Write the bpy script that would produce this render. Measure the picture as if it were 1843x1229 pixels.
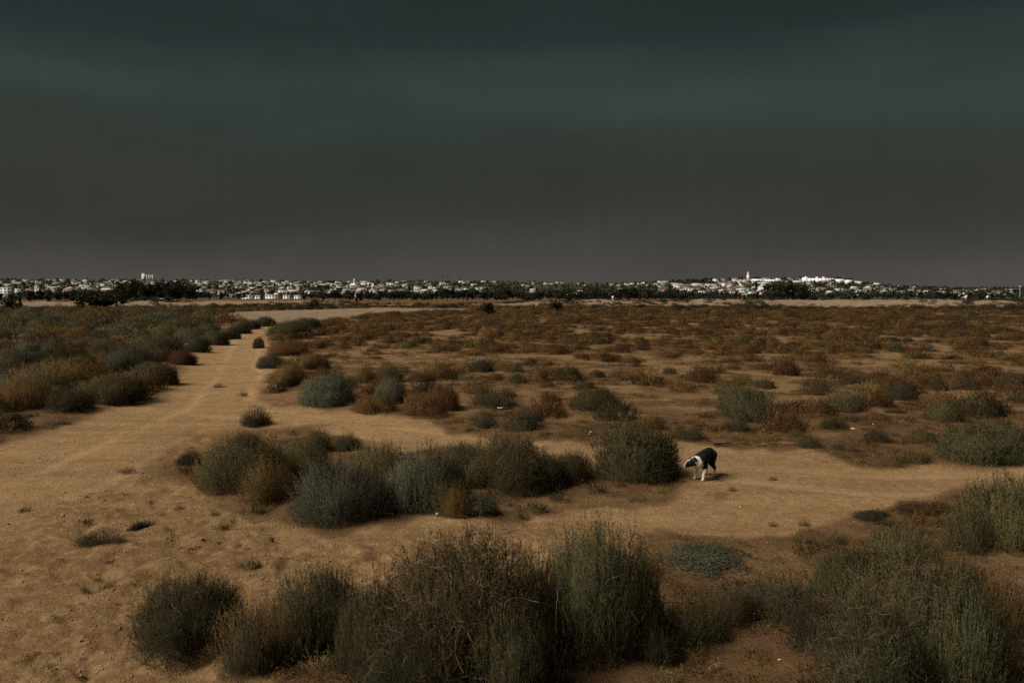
import bpy, math, random
import numpy as np
from mathutils import Vector, Matrix

for o in list(bpy.data.objects):
    bpy.data.objects.remove(o, do_unlink=True)
sc = bpy.context.scene
col = sc.collection
rnd = random.Random(7)

# ------------------------------------------------------------------ camera
LENS, CAM_H, PITCH = 28.0, 3.2, math.atan(82.5 / 1433.4)
cam_data = bpy.data.cameras.new('camera')
cam_data.lens = LENS
cam_data.sensor_width = 36.0
cam_data.clip_start = 0.05
cam_data.clip_end = 20000.0
cam = bpy.data.objects.new('camera', cam_data)
col.objects.link(cam)
cam.location = (0, 0, CAM_H)
cam.rotation_euler = (math.pi / 2 - PITCH, 0, 0)
sc.camera = cam

# ------------------------------------------------------------------ light and exposure
EXPOSURE = 1.6
SUN_EL, SUN_AZ = math.radians(46), math.radians(246)      # azimuth clockwise from +Y
sc.view_settings.view_transform = 'Standard'
sc.view_settings.look = 'None'
sc.view_settings.gamma = 1.0
sc.view_settings.use_curve_mapping = False
sc.view_settings.exposure = EXPOSURE
sc.render.engine = 'CYCLES'
sc.cycles.use_denoising = False
sc.cycles.max_bounces = 5
sc.cycles.diffuse_bounces = 3
sc.cycles.transmission_bounces = 3
sc.cycles.caustics_reflective = False
sc.cycles.caustics_refractive = False

sun_data = bpy.data.lights.new('sun', 'SUN')
sun_data.energy = 1.5
sun_data.angle = math.radians(36)
sun_data.color = (1.0, 0.94, 0.84)
sun = bpy.data.objects.new('sun', sun_data)
col.objects.link(sun)
sun_dir = Vector((math.sin(SUN_AZ) * math.cos(SUN_EL), math.cos(SUN_AZ) * math.cos(SUN_EL), math.sin(SUN_EL)))
sun.rotation_euler = sun_dir.to_track_quat('Z', 'Y').to_euler()
sun.location = (0, 0, 60)


def lin(r, g, b):
    f = lambda c: (c / 255) / 12.92 if c / 255 <= 0.04045 else ((c / 255 + 0.055) / 1.055) ** 2.4
    return (f(r), f(g), f(b))


world = bpy.data.worlds.new('World')
sc.world = world
world.use_nodes = True
wt = world.node_tree
wt.nodes.clear()


def wnode(t, **k):
    n = wt.nodes.new(t)
    for a, v in k.items():
        setattr(n, a, v)
    return n


W_STR = 0.05
w_out = wnode('ShaderNodeOutputWorld')
w_bg = wnode('ShaderNodeBackground')
w_bg.inputs['Strength'].default_value = W_STR
wt.links.new(w_bg.outputs[0], w_out.inputs[0])
w_sky = wnode('ShaderNodeTexSky', sky_type='NISHITA')
w_sky.sun_disc = False
w_sky.sun_elevation = SUN_EL
w_sky.sun_rotation = SUN_AZ
w_tc = wnode('ShaderNodeTexCoord')
w_map = wnode('ShaderNodeMapping')
w_map.inputs['Scale'].default_value = (1.0, 1.0, 7.0)
w_map.inputs['Location'].default_value = (5.3, 2.2, 1.9)
wt.links.new(w_tc.outputs['Generated'], w_map.inputs[0])
w_n = wnode('ShaderNodeTexNoise')
w_n.inputs['Scale'].default_value = 1.6
w_n.inputs['Detail'].default_value = 3.0
w_n.inputs['Roughness'].default_value = 0.45
wt.links.new(w_map.outputs[0], w_n.inputs['Vector'])
w_sep = wnode('ShaderNodeSeparateXYZ')
wt.links.new(w_tc.outputs['Generated'], w_sep.inputs[0])
w_nm = wnode('ShaderNodeMath', operation='MULTIPLY_ADD')      # noise*a - a/2
w_nm.inputs[1].default_value = 0.10
w_nm.inputs[2].default_value = -0.05
wt.links.new(w_n.outputs['Fac'], w_nm.inputs[0])
w_fade = wnode('ShaderNodeMath', operation='MULTIPLY')          # the wobble fades out at the horizon
w_mr = wnode('ShaderNodeMapRange')
w_mr.inputs['From Min'].default_value = 0.02
w_mr.inputs['From Max'].default_value = 0.16
wt.links.new(w_sep.outputs['Z'], w_mr.inputs['Value'])
wt.links.new(w_nm.outputs[0], w_fade.inputs[0])
wt.links.new(w_mr.outputs[0], w_fade.inputs[1])
w_add = wnode('ShaderNodeMath', operation='ADD')
wt.links.new(w_sep.outputs['Z'], w_add.inputs[0])
wt.links.new(w_fade.outputs[0], w_add.inputs[1])
w_ramp = wnode('ShaderNodeValToRGB')
wt.links.new(w_add.outputs[0], w_ramp.inputs[0])
cr = w_ramp.color_ramp
cr.interpolation = 'B_SPLINE'
stops = [(0.0, (77, 73, 71)), (0.03, (73, 70, 67)), (0.062, (62, 60, 55)), (0.10, (52, 53, 46)), (0.15, (50, 54, 46)),
         (0.19, (50, 57, 51)), (0.23, (55, 65, 61)), (0.262, (49, 59, 57)), (0.30, (38, 46, 45)), (0.36, (36, 44, 43)), (0.7, (46, 54, 54)), (1.0, (48, 56, 56))]
while len(cr.elements) < len(stops):
    cr.elements.new(0.5)
for e, (p, c) in zip(cr.elements, stops):
    e.position = p
    r, g, b = lin(*c)
    e.color = (r, g, b, 1)
w_sc = wnode('ShaderNodeVectorMath', operation='SCALE')
w_sc.inputs['Scale'].default_value = 1.0 / W_STR / (2 ** EXPOSURE)
w_map2 = wnode('ShaderNodeMapping')
w_map2.inputs['Scale'].default_value = (1.0, 1.0, 3.2)
w_map2.inputs['Location'].default_value = (3.1, 1.7, 0.4)
wt.links.new(w_tc.outputs['Generated'], w_map2.inputs[0])
w_n2 = wnode('ShaderNodeTexNoise')
w_n2.inputs['Scale'].default_value = 2.6
w_n2.inputs['Detail'].default_value = 5.0
w_n2.inputs['Roughness'].default_value = 0.5
wt.links.new(w_map2.outputs[0], w_n2.inputs['Vector'])
w_b = wnode('ShaderNodeMapRange')
w_b.inputs['From Min'].default_value = 0.3; w_b.inputs['From Max'].default_value = 0.7
w_b.inputs['To Min'].default_value = 0.84; w_b.inputs['To Max'].default_value = 1.14
wt.links.new(w_n2.outputs['Fac'], w_b.inputs['Value'])
w_map3 = wnode('ShaderNodeMapping')                             # falling rain far off: upright streaks
w_map3.inputs['Scale'].default_value = (60.0, 60.0, 2.5)
wt.links.new(w_tc.outputs['Generated'], w_map3.inputs[0])
w_n3 = wnode('ShaderNodeTexNoise')
w_n3.inputs['Scale'].default_value = 1.0
w_n3.inputs['Detail'].default_value = 3.0
wt.links.new(w_map3.outputs[0], w_n3.inputs['Vector'])
w_b3 = wnode('ShaderNodeMapRange')
w_b3.inputs['From Min'].default_value = 0.3; w_b3.inputs['From Max'].default_value = 0.7
w_b3.inputs['To Min'].default_value = 0.975; w_b3.inputs['To Max'].default_value = 1.025
wt.links.new(w_n3.outputs['Fac'], w_b3.inputs['Value'])
w_mm = wnode('ShaderNodeMath', operation='MULTIPLY')
wt.links.new(w_b.outputs[0], w_mm.inputs[0]); wt.links.new(w_b3.outputs[0], w_mm.inputs[1])
w_mod = wnode('ShaderNodeVectorMath', operation='SCALE')
wt.links.new(w_ramp.outputs[0], w_mod.inputs[0]); wt.links.new(w_mm.outputs[0], w_mod.inputs['Scale'])
wt.links.new(w_mod.outputs[0], w_sc.inputs[0])
w_mix = wnode('ShaderNodeMixRGB')                               # storm cloud hides nearly all of the clear sky
w_mix.inputs[0].default_value = 0.996
wt.links.new(w_sky.outputs[0], w_mix.inputs[1])
wt.links.new(w_sc.outputs[0], w_mix.inputs[2])
wt.links.new(w_mix.outputs[0], w_bg.inputs[0])

# ------------------------------------------------------------------ noise and pixel-to-ground
F = 1843 * LENS / 36.0
CP, SP = math.cos(PITCH), math.sin(PITCH)


def _hash(ix, iy, seed):
    n = (ix.astype(np.int64) * 374761393 + iy.astype(np.int64) * 668265263 + seed * 974634777) & 0x7fffffff
    n = ((n ^ (n >> 13)) * 1274126177) & 0x7fffffff
    n = n ^ (n >> 16)
    return (n & 0xffff) / 65535.0


def vnoise(x, y, seed=0):
    x = np.asarray(x, float); y = np.asarray(y, float)
    ix = np.floor(x); iy = np.floor(y)
    fx = x - ix; fy = y - iy
    fx = fx * fx * (3 - 2 * fx); fy = fy * fy * (3 - 2 * fy)
    a = _hash(ix, iy, seed); b = _hash(ix + 1, iy, seed); c = _hash(ix, iy + 1, seed); d = _hash(ix + 1, iy + 1, seed)
    return (a * (1 - fx) + b * fx) * (1 - fy) + (c * (1 - fx) + d * fx) * fy


def fbm(x, y, seed=0, octv=4):
    s = 0; a = 0.5; t = 0
    for k in range(octv):
        s = s + a * vnoise(np.asarray(x) * 2 ** k + 17.3 * k, np.asarray(y) * 2 ** k + 5.1 * k, seed + k)
        t += a; a *= 0.5
    return s / t - 0.5


def sstep(a, b, v):
    t = np.clip((v - a) / (b - a), 0, 1)
    return t * t * (3 - 2 * t)


def flat(px, py):
    u = (px - 921.5) / F; v = (614.5 - py) / F
    dx, dy, dz = u, CP + v * SP, -SP + v * CP
    t = -CAM_H / dz
    return dx * t, dy * t


# sand track outline and the scrub island inside it, as ground coordinates in metres
SAND_PX = [(-900, 900), (-300, 850), (0, 802), (140, 752), (280, 718), (330, 682), (352, 640), (400, 610), (440, 592), (462, 586),
           (478, 587), (460, 620), (455, 660), (460, 692), (500, 722), (600, 737), (760, 762), (900, 788), (1050, 797), (1240, 800),
           (1400, 815), (1550, 828), (1700, 836), (1843, 842), (2300, 860), (2300, 890), (1843, 872), (1700, 887), (1640, 903),
           (1520, 922), (1400, 950), (1200, 955), (1150, 985), (1100, 1060), (900, 1130), (650, 1165), (520, 1160), (470, 1229), (380, 1500), (-900, 1500)]
ISLE_PX = [(312, 838), (420, 772), (560, 764), (690, 803), (860, 803), (1050, 835), (1230, 845), (1290, 870), (1150, 903), (1010, 925),
           (900, 930), (760, 932), (620, 944), (520, 935), (440, 902), (350, 888)]
TRACK_PX = [(340, 572), (430, 561), (560, 557), (700, 554), (870, 555.5), (760, 561), (640, 567), (590, 577), (520, 582), (470, 586), (440, 580)]
SAND = np.array([flat(*p) for p in SAND_PX]); ISLE = np.array([flat(*p) for p in ISLE_PX]); TRACK = np.array([flat(*p) for p in TRACK_PX])


def sdist(poly, x, y):
    """signed distance to a polygon, negative inside"""
    x = np.asarray(x, float); y = np.asarray(y, float)
    d = np.full(x.shape, 1e18); inside = np.zeros(x.shape, bool)
    n = len(poly)
    for i in range(n):
        ax, ay = poly[i]; bx, by = poly[(i + 1) % n]
        ex, ey = bx - ax, by - ay
        t = np.clip(((x - ax) * ex + (y - ay) * ey) / (ex * ex + ey * ey), 0, 1)
        d = np.minimum(d, (x - ax - t * ex) ** 2 + (y - ay - t * ey) ** 2)
        c = (ay > y) != (by > y)
        with np.errstate(divide='ignore', invalid='ignore'):
            xi = ax + (y - ay) / (ey if ey != 0 else 1e-9) * ex
        inside ^= c & (x < xi)
    d = np.sqrt(d)
    return np.where(inside, -d, d)


def masks(x, y):
    """sand (open track), pale (bank and far track)"""
    r = np.hypot(x, y)
    w = 0.12 + 0.02 * r
    wob = fbm(x / (0.5 + r * 0.04), y / (0.5 + r * 0.04), 3) * 4 * w
    s = 1 - sstep(-w, w * 1.6, sdist(SAND, x, y) + wob)
    i = 1 - sstep(-w * 1.5, w * 2.5, sdist(ISLE, x, y) + wob * 1.5)
    s = s * (1 - 0.85 * i)
    wt_ = 2.5
    t = 1 - sstep(-wt_, wt_, sdist(TRACK, x, y) + fbm(x / 9, y / 9, 8) * 6)
    return s, t, berm(x, y)


TRAMP_PX = [(-300, 1010), (0, 960), (150, 890), (330, 790), (420, 762), (520, 775), (420, 800), (340, 850), (350, 895), (440, 910), (520, 945), (640, 955), (900, 940), (1040, 935),
            (1000, 1000), (950, 1080), (600, 1170), (450, 1300), (-300, 1400)]
TRAMP = np.array([flat(*p) for p in TRAMP_PX])
RUT_A = np.array([flat(*p) for p in [(-500, 1010), (-150, 935), (100, 865), (260, 790), (380, 730), (425, 680), (435, 640), (445, 610), (465, 592)]])
RUT_B = np.array([flat(*p) for p in [(380, 735), (470, 742), (600, 760), (760, 784), (950, 808), (1150, 820), (1330, 842), (1550, 862), (1800, 862), (2200, 872)]])


def line_dist(line, x, y):
    d = np.full(x.shape, 1e18)
    for (ax, ay), (bx, by) in zip(line[:-1], line[1:]):
        ex, ey = bx - ax, by - ay
        t = np.clip(((x - ax) * ex + (y - ay) * ey) / (ex * ex + ey * ey), 0, 1)
        d = np.minimum(d, (x - ax - t * ex) ** 2 + (y - ay - t * ey) ** 2)
    return np.sqrt(d)


def ruts(x, y):
    r = np.zeros(x.shape)
    for line, half, sd in ((RUT_A, 0.80, 1), (RUT_B, 0.72, 2)):
        q = line_dist(line, x + 0.35 * fbm(x / 3, y / 3, 95 + sd), y + 0.35 * fbm(x / 3, y / 3, 97 + sd))
        r = np.maximum(r, np.exp(-((q - half) / 0.17) ** 2) * sstep(-0.12, 0.12, fbm(x / 2.2, y / 2.2, 99 + sd) + 0.05))
    return r


def tramp_mask(x, y):
    return 1 - sstep(-0.5, 0.6, sdist(TRAMP, x, y) + 1.2 * fbm(x / 0.9, y / 0.9, 93))


def berm(x, y):
    d = np.hypot(x, y)
    X = 921.5 + F * x / np.maximum(y, 0.5)
    X = np.where(y > 1, X, np.where(x > 0, 4000, -2000))
    hgt = np.interp(X, [-2000, 0, 180, 230, 620, 680, 900, 985, 1060, 1200, 1290, 1843, 4000],
                    [1.7, 1.6, 1.5, 1.55, 1.35, 0.5, 0.7, 1.3, 1.75, 1.75, 2.05, 1.8, 1.8])
    hgt = hgt * (1 + 0.8 * fbm(x / 14, y / 40, 21)) + 0.7 * fbm(x / 5, y / 9, 22)
    c = 238 + 30 * fbm(x / 60, x * 0 + 3.3, 23)
    return np.clip(np.exp(-((d - c) / 13.0) ** 2) * hgt, 0, 9)


def height(x, y):
    x = np.asarray(x, float); y = np.asarray(y, float)
    d = np.hypot(x, y)
    h = 0.10 * fbm(x / 7, y / 7, 31, 3) + 0.25 * fbm(x / 45, y / 45, 32, 2) * sstep(15, 60, d) * (1 - sstep(200, 300, d))
    s = 1 - sstep(-0.8, 1.0, sdist(SAND, x, y)) if x.ndim else 0
    return h - 0.07 * s + berm(x, y)


def fine(x, y, sand):
    """trampled sand and clods, only worth building near the camera"""
    d = np.hypot(x, y)
    tr = tramp_mask(x, y)
    foot = np.clip(0.16 - np.abs(fbm(x / 0.42, y / 0.42, 47, 2)) * 1.6, 0, 1)          # footprints: shallow pits with raised rims
    a = (0.05 + 0.10 * tr) * fbm(x / 0.26, y / 0.26, 42, 3) - 0.22 * tr * foot * sstep(0.0, 0.1, fbm(x / 0.3, y / 0.3, 48, 2)) + 0.05 * fbm(x / 0.8, y / 0.8, 44, 2)
    a = a * (0.4 + 0.6 * np.maximum(tr, 1 - sand)) - 0.035 * ruts(x, y)
    return a * (1 - sstep(25, 60, d))


def H(x, y):
    return float(height(np.array([x]), np.array([y]))[0])


def at(px, py):
    x, y = flat(px, py)
    for _ in range(4):
        z = H(x, y)
        k = (CAM_H - z) / CAM_H
        x0, y0 = flat(px, py)
        x, y = x0 * k, y0 * k
    return x, y, H(x, y)


# ------------------------------------------------------------------ node helpers
class NT:
    def __init__(self, name):
        self.m = bpy.data.materials.new(name)
        self.m.use_nodes = True
        self.t = self.m.node_tree
        self.t.nodes.clear()
        self.out = self.n('ShaderNodeOutputMaterial')

    def n(self, typ, _in=None, **k):
        nd = self.t.nodes.new(typ)
        for a, v in k.items():
            setattr(nd, a, v)
        for a, v in (_in or {}).items():
            self.set(nd.inputs[a], v)
        return nd

    def set(self, sock, v):
        if isinstance(v, bpy.types.NodeSocket):
            self.t.links.new(v, sock)
        elif isinstance(v, bpy.types.Node):
            self.t.links.new(v.outputs[0], sock)
        else:
            if isinstance(v, tuple) and len(v) == 3 and sock.type == 'RGBA':
                v = (*v, 1)
            sock.default_value = v

    def noise(self, vec, scale, detail=4, rough=0.55):
        return self.n('ShaderNodeTexNoise', {'Vector': vec, 'Scale': scale, 'Detail': detail, 'Roughness': rough}).outputs['Fac']

    def mix(self, f, a, b, mode='MIX'):
        return self.n('ShaderNodeMixRGB', {0: f, 1: a, 2: b}, blend_type=mode).outputs[0]

    def math(self, op, a, b=0.0, c=0.0):
        return self.n('ShaderNodeMath', {0: a, 1: b, 2: c}, operation=op).outputs[0]

    def rng(self, v, a, b, c=0.0, d=1.0):
        return self.n('ShaderNodeMapRange', {'Value': v, 'From Min': a, 'From Max': b, 'To Min': c, 'To Max': d}).outputs[0]

    def attr(self, name):
        return self.n('ShaderNodeAttribute', attribute_name=name).outputs['Fac']

    def surf(self, color, rough=0.9, spec=0.15, normal=None):
        p = self.n('ShaderNodeBsdfPrincipled', {'Base Color': color, 'Roughness': rough, 'Specular IOR Level': spec})
        if normal is not None:
            self.set(p.inputs['Normal'], normal)
        self.t.links.new(p.outputs[0], self.out.inputs['Surface'])
        return p


def mat_ground():
    t = NT('ground_sand_and_soil')
    pos = t.n('ShaderNodeNewGeometry').outputs['Position']
    sand, pale, lit = t.attr('sand'), t.attr('pale'), t.attr('litter')
    big = t.noise(pos, 0.35, 4)
    mid = t.noise(pos, 2.2, 5, 0.6)
    finen = t.noise(pos, 22, 5, 0.7)
    grit = t.noise(pos, 120, 3, 0.7)
    # wheel-worn streaks that run along the track
    mp = t.n('ShaderNodeMapping', {'Vector': pos, 'Rotation': (0, 0, math.radians(-52)), 'Scale': (0.16, 1.6, 1)})
    streak = t.noise(mp.outputs[0], 1.0, 4, 0.55)
    c_s = t.mix(t.rng(big, 0.3, 0.7), SAND_A, SAND_B)
    c_s = t.mix(t.rng(streak, 0.42, 0.68, 0, 0.55), c_s, SAND_C)
    c_s = t.mix(t.rng(mid, 0.5, 0.78, 0, 0.5), c_s, SAND_D)
    clod = t.noise(pos, 7.0, 5, 0.65)                     # darker clods and paler crust
    c_s = t.mix(t.rng(clod, 0.50, 0.66, 0, 0.45), c_s, SAND_C)
    trm, rut = t.attr('tramp'), t.attr('rut')
    c_s = t.mix(t.math('MULTIPLY', trm, t.rng(t.noise(pos, 4.5, 5, 0.7), 0.40, 0.62, 0.12, 0.85)), c_s, SAND_C)
    c_s = t.mix(t.math('MULTIPLY', rut, 0.55), c_s, SAND_D)
    c_s = t.mix(t.rng(clod, 0.46, 0.34, 0, 0.45), c_s, SAND_D)
    c_o = t.mix(t.rng(mid, 0.35, 0.7), SOIL_A, SOIL_B)
    c_o = t.mix(t.rng(finen, 0.5, 0.75, 0, 0.6), c_o, SOIL_C)
    edge = t.math('ADD', sand, t.rng(finen, 0.2, 0.8, -0.35, 0.35))
    edge = t.rng(edge, 0.3, 0.7)
    c = t.mix(edge, c_o, c_s)
    c = t.mix(t.rng(t.math('ADD', pale, t.rng(mid, 0.2, 0.8, -0.3, 0.3)), 0.3, 0.8), c, t.mix(t.rng(t.noise(pos, 0.9, 5, 0.7), 0.35, 0.68), PALE_A, PALE_B))
    c = t.mix(t.rng(t.math('MULTIPLY', lit, t.rng(finen, 0.35, 0.65)), 0.2, 0.6, 0, 0.85), c, LITTER)
    c = t.mix(t.rng(finen, 0.52, 0.70, 0.0, 0.45), c, t.mix(0.65, c, (0.05, 0.03, 0.015)))
    c = t.mix(t.rng(grit, 0.3, 0.75, 0.0, 0.5), c, t.mix(0.5, c, (0.05, 0.03, 0.015)))
    c = t.mix(t.rng(grit, 0.68, 0.8, 0, 0.35), c, (0.55, 0.42, 0.27))
    b1 = t.n('ShaderNodeBump', {'Height': finen, 'Strength': 0.9, 'Distance': 0.07})
    b2 = t.n('ShaderNodeBump', {'Height': grit, 'Strength': 0.5, 'Distance': 0.012, 'Normal': b1})
    t.surf(c, 0.95, 0.08, b2.outputs[0])
    return t.m


SAND_A, SAND_B, SAND_C, SAND_D = (0.42, 0.262, 0.124), (0.36, 0.217, 0.098), (0.205, 0.114, 0.049), (0.51, 0.335, 0.175)
SOIL_A, SOIL_B, SOIL_C = (0.128, 0.069, 0.031), (0.19, 0.105, 0.047), (0.060, 0.034, 0.017)
PALE_A, PALE_B, LITTER = (0.34, 0.25, 0.165), (0.20, 0.13, 0.075), (0.055, 0.034, 0.018)


def mat_leaf(name, a, b, tip, dry, dryness=0.5):
    t = NT(name)
    tc = t.n('ShaderNodeTexCoord').outputs['Object']
    oi = t.n('ShaderNodeObjectInfo')
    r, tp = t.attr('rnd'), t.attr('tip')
    c = t.mix(r, a, b)
    patch = t.noise(tc, 2.2, 3)
    c = t.mix(t.rng(patch, 0.62 - 0.2 * dryness, 0.8 - 0.2 * dryness, 0, 0.8), c, dry)
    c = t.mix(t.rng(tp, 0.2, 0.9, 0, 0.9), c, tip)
    v = t.rng(oi.outputs['Random'], 0, 1, 0.65, 1.35)
    c = t.n('ShaderNodeHueSaturation', {'Hue': t.rng(oi.outputs['Random'], 0, 1, 0.485, 0.515), 'Saturation': 1.0, 'Value': v, 'Fac': 1.0, 'Color': c}).outputs[0]
    d = t.n('ShaderNodeBsdfDiffuse', {'Color': c})
    tr = t.n('ShaderNodeBsdfTranslucent', {'Color': c})
    mx = t.n('ShaderNodeMixShader', {0: 0.22, 1: d, 2: tr})
    t.t.links.new(mx.outputs[0], t.out.inputs['Surface'])
    return t.m


def mat_plain(name, color, var=0.25, scale=3.0, rough=0.85, spec=0.2):
    t = NT(name)
    tc = t.n('ShaderNodeTexCoord').outputs['Object']
    n = t.noise(tc, scale, 4)
    dark = tuple(v * (1 - var) for v in color)
    lite = tuple(min(0.85, v * (1 + var)) for v in color)
    c = t.mix(t.rng(n, 0.3, 0.7), dark, lite)
    t.surf(c, rough, spec)
    return t.m


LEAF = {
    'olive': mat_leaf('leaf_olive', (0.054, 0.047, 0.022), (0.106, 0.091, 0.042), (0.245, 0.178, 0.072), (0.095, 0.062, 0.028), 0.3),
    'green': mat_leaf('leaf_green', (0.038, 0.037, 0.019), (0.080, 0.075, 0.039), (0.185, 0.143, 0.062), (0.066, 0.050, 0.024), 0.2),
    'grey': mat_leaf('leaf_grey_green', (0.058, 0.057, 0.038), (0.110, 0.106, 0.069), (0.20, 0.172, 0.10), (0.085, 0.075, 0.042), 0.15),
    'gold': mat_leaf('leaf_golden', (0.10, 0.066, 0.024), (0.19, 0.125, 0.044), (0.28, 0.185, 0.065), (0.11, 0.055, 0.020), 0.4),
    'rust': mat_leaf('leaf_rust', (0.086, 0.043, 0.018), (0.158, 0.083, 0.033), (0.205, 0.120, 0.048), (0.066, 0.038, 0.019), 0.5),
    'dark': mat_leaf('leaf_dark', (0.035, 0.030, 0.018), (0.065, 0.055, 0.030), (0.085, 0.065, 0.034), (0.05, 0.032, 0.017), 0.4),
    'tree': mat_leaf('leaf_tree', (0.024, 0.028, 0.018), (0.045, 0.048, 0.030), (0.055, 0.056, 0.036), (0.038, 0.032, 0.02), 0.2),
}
M_STEM = mat_plain('woody_stem', (0.13, 0.095, 0.06), 0.5, 9)
M_STALK = mat_plain('bleached_stalk', (0.26, 0.185, 0.10), 0.3, 9)
M_BARK = mat_plain('tree_bark', (0.09, 0.07, 0.05), 0.3, 2)
M_GROUND = mat_ground()


# ------------------------------------------------------------------ mesh helpers
def fast_mesh(name, V, quads=None, tris=None, attrs=None, mats=(), midx=None, smooth=False, vn=None):
    V = np.asarray(V, np.float32)
    parts, tot = [], []
    if quads is not None and len(quads):
        parts.append(np.asarray(quads, np.int32).ravel()); tot.append(np.full(len(quads), 4, np.int32))
    if tris is not None and len(tris):
        parts.append(np.asarray(tris, np.int32).ravel()); tot.append(np.full(len(tris), 3, np.int32))
    loops = np.concatenate(parts); tot = np.concatenate(tot)
    start = np.concatenate([[0], np.cumsum(tot)[:-1]]).astype(np.int32)
    me = bpy.data.meshes.new(name)
    me.vertices.add(len(V)); me.vertices.foreach_set('co', V.ravel())
    me.loops.add(len(loops)); me.loops.foreach_set('vertex_index', loops)
    me.polygons.add(len(tot)); me.polygons.foreach_set('loop_start', start); me.polygons.foreach_set('loop_total', tot)
    for m in mats:
        me.materials.append(m)
    if midx is not None:
        me.polygons.foreach_set('material_index', np.asarray(midx, np.int32))
    me.update(calc_edges=True)
    if smooth:
        me.polygons.foreach_set('use_smooth', np.ones(len(tot), bool))
    for k, a in (attrs or {}).items():
        at_ = me.attributes.new(k, 'FLOAT', 'POINT')
        at_.data.foreach_set('value', np.asarray(a, np.float32).ravel())
    if vn is not None:
        me.polygons.foreach_set('use_smooth', np.ones(len(tot), bool))
        me.normals_split_custom_set_from_vertices(np.asarray(vn, np.float32))
    return me


def face_out(V, Q, N):
    """turn each leaf so that its front is on the outside of the crown"""
    a = V[Q[:, 0]]; fn_ = np.cross(V[Q[:, 1]] - a, V[Q[:, 2]] - a)
    flip = np.einsum('ij,ij->i', fn_, N[Q[:, 0]]) < 0
    Q = Q.copy(); Q[flip] = Q[flip][:, ::-1]
    return Q, unit(0.72 * N + 0.28 * np.repeat(unit(np.where(flip[:, None], -fn_, fn_)), 4, 0))


def link(name, me, parent=None, loc=None, rz=0.0, scale=None, mat=None):
    o = bpy.data.objects.new(name, me)
    col.objects.link(o)
    if parent is not None:
        o.parent = parent
    if loc is not None:
        o.location = loc
    if rz:
        o.rotation_euler = (0, 0, rz)
    if scale is not None:
        o.scale = scale
    if mat is not None:
        ms = mat if isinstance(mat, (list, tuple)) else [mat]
        for i, m in enumerate(ms):
            o.material_slots[i].link = 'OBJECT'
            o.material_slots[i].material = m
    return o


def empty(name, loc, rz=0.0, scale=(1, 1, 1)):
    o = bpy.data.objects.new(name, None)
    col.objects.link(o)
    o.empty_display_size = 0.2
    o.location = loc
    o.rotation_euler = (0, 0, rz)
    o.scale = scale
    return o


def tag(o, label=None, cat=None, group=None, kind=None):
    if label: o['label'] = label
    if cat: o['category'] = cat
    if group: o['group'] = group
    if kind: o['kind'] = kind
    return o


def unit(a):
    return a / np.maximum(np.linalg.norm(a, axis=-1, keepdims=True), 1e-9)


# ------------------------------------------------------------------ ground sheet
def polar_grid(rs, ths):
    R_, T_ = np.meshgrid(rs, ths, indexing='ij')
    x = R_ * np.sin(T_); y = R_ * np.cos(T_)
    n, m = R_.shape
    i = np.arange(n - 1)[:, None] * m + np.arange(m - 1)[None, :]
    q = np.stack([i, i + 1, i + m + 1, i + m], -1).reshape(-1, 4)[:, ::-1]
    return x.ravel(), y.ravel(), q


rs = [1.2]
while rs[-1] < 9000:
    d = rs[-1]
    rs.append(d + max(0.03, min(d * d / 1500.0, 0.015 * d)))
rs = np.array(rs)
ths = np.concatenate([np.radians(np.arange(-180, -48, 4.0)), np.radians(np.arange(-48, 48, 0.19)), np.radians(np.arange(48, 180.1, 4.0))])
gx, gy, gq = polar_grid(rs, ths)
g_s, g_t, g_b = masks(gx, gy)
g_z = height(gx, gy) + fine(gx, gy, g_s)
d_ = np.hypot(gx, gy)
g_pale = np.clip(np.maximum(g_t, sstep(0.15, 0.7, g_b)), 0, 1)
# open sandy gaps between the dry scrub of the flats
gap = sstep(0.0, 0.14, 0.7 * fbm(gx / 5.0, gy / 5.0, 51, 4) + fbm(gx / 1.4, gy / 1.4, 58, 3)) * (0.8 + 0.2 * sstep(14, 32, d_))
g_sand = np.clip(np.maximum(g_s, 0.50 * gap * (1 - sstep(230, 300, d_))), 0, 1)
g_lit = np.clip(sstep(-0.05, 0.25, fbm(gx / 1.3, gy / 1.3, 52, 4)) * (1 - g_s) + 0.25 * (d_ > 300), 0, 1)
# a disc closes the hole round the foot of the camera
n0 = len(gx)
gx = np.append(gx, 0.0); gy = np.append(gy, 0.0); g_z = np.append(g_z, H(0, 0))
nth = len(ths)
gt = np.array([[n0, i, i + 1] for i in range(nth - 1)])[:, ::-1]
ground = link('ground', fast_mesh('ground', np.stack([gx, gy, g_z], 1), gq, gt,
              {'tramp': np.append(tramp_mask(gx[:-1], gy[:-1]) * g_s, 0), 'rut': np.append(ruts(gx[:-1], gy[:-1]) * g_s, 0), 'sand': np.append(g_sand, 0), 'pale': np.append(g_pale, 0), 'litter': np.append(g_lit, 0.5)}, [M_GROUND], smooth=True))
tag(ground, kind='structure')

# ------------------------------------------------------------------ city hill
SKY_X = [-3000, 0, 300, 620, 860, 950, 1100, 1180, 1250, 1345, 1500, 1545, 1600, 1700, 1843, 4000]
SKY_Y = [506, 505, 506.5, 508, 507.5, 509, 511, 509, 505.5, 504, 504, 508, 515, 519, 520, 521]
TOP_X = [-3000, 860, 960, 1130, 1210, 1540, 1620, 4000]
TOP_D = [1900, 1900, 2400, 2400, 1500, 1500, 2200, 2200]
D0 = 820.0


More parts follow.
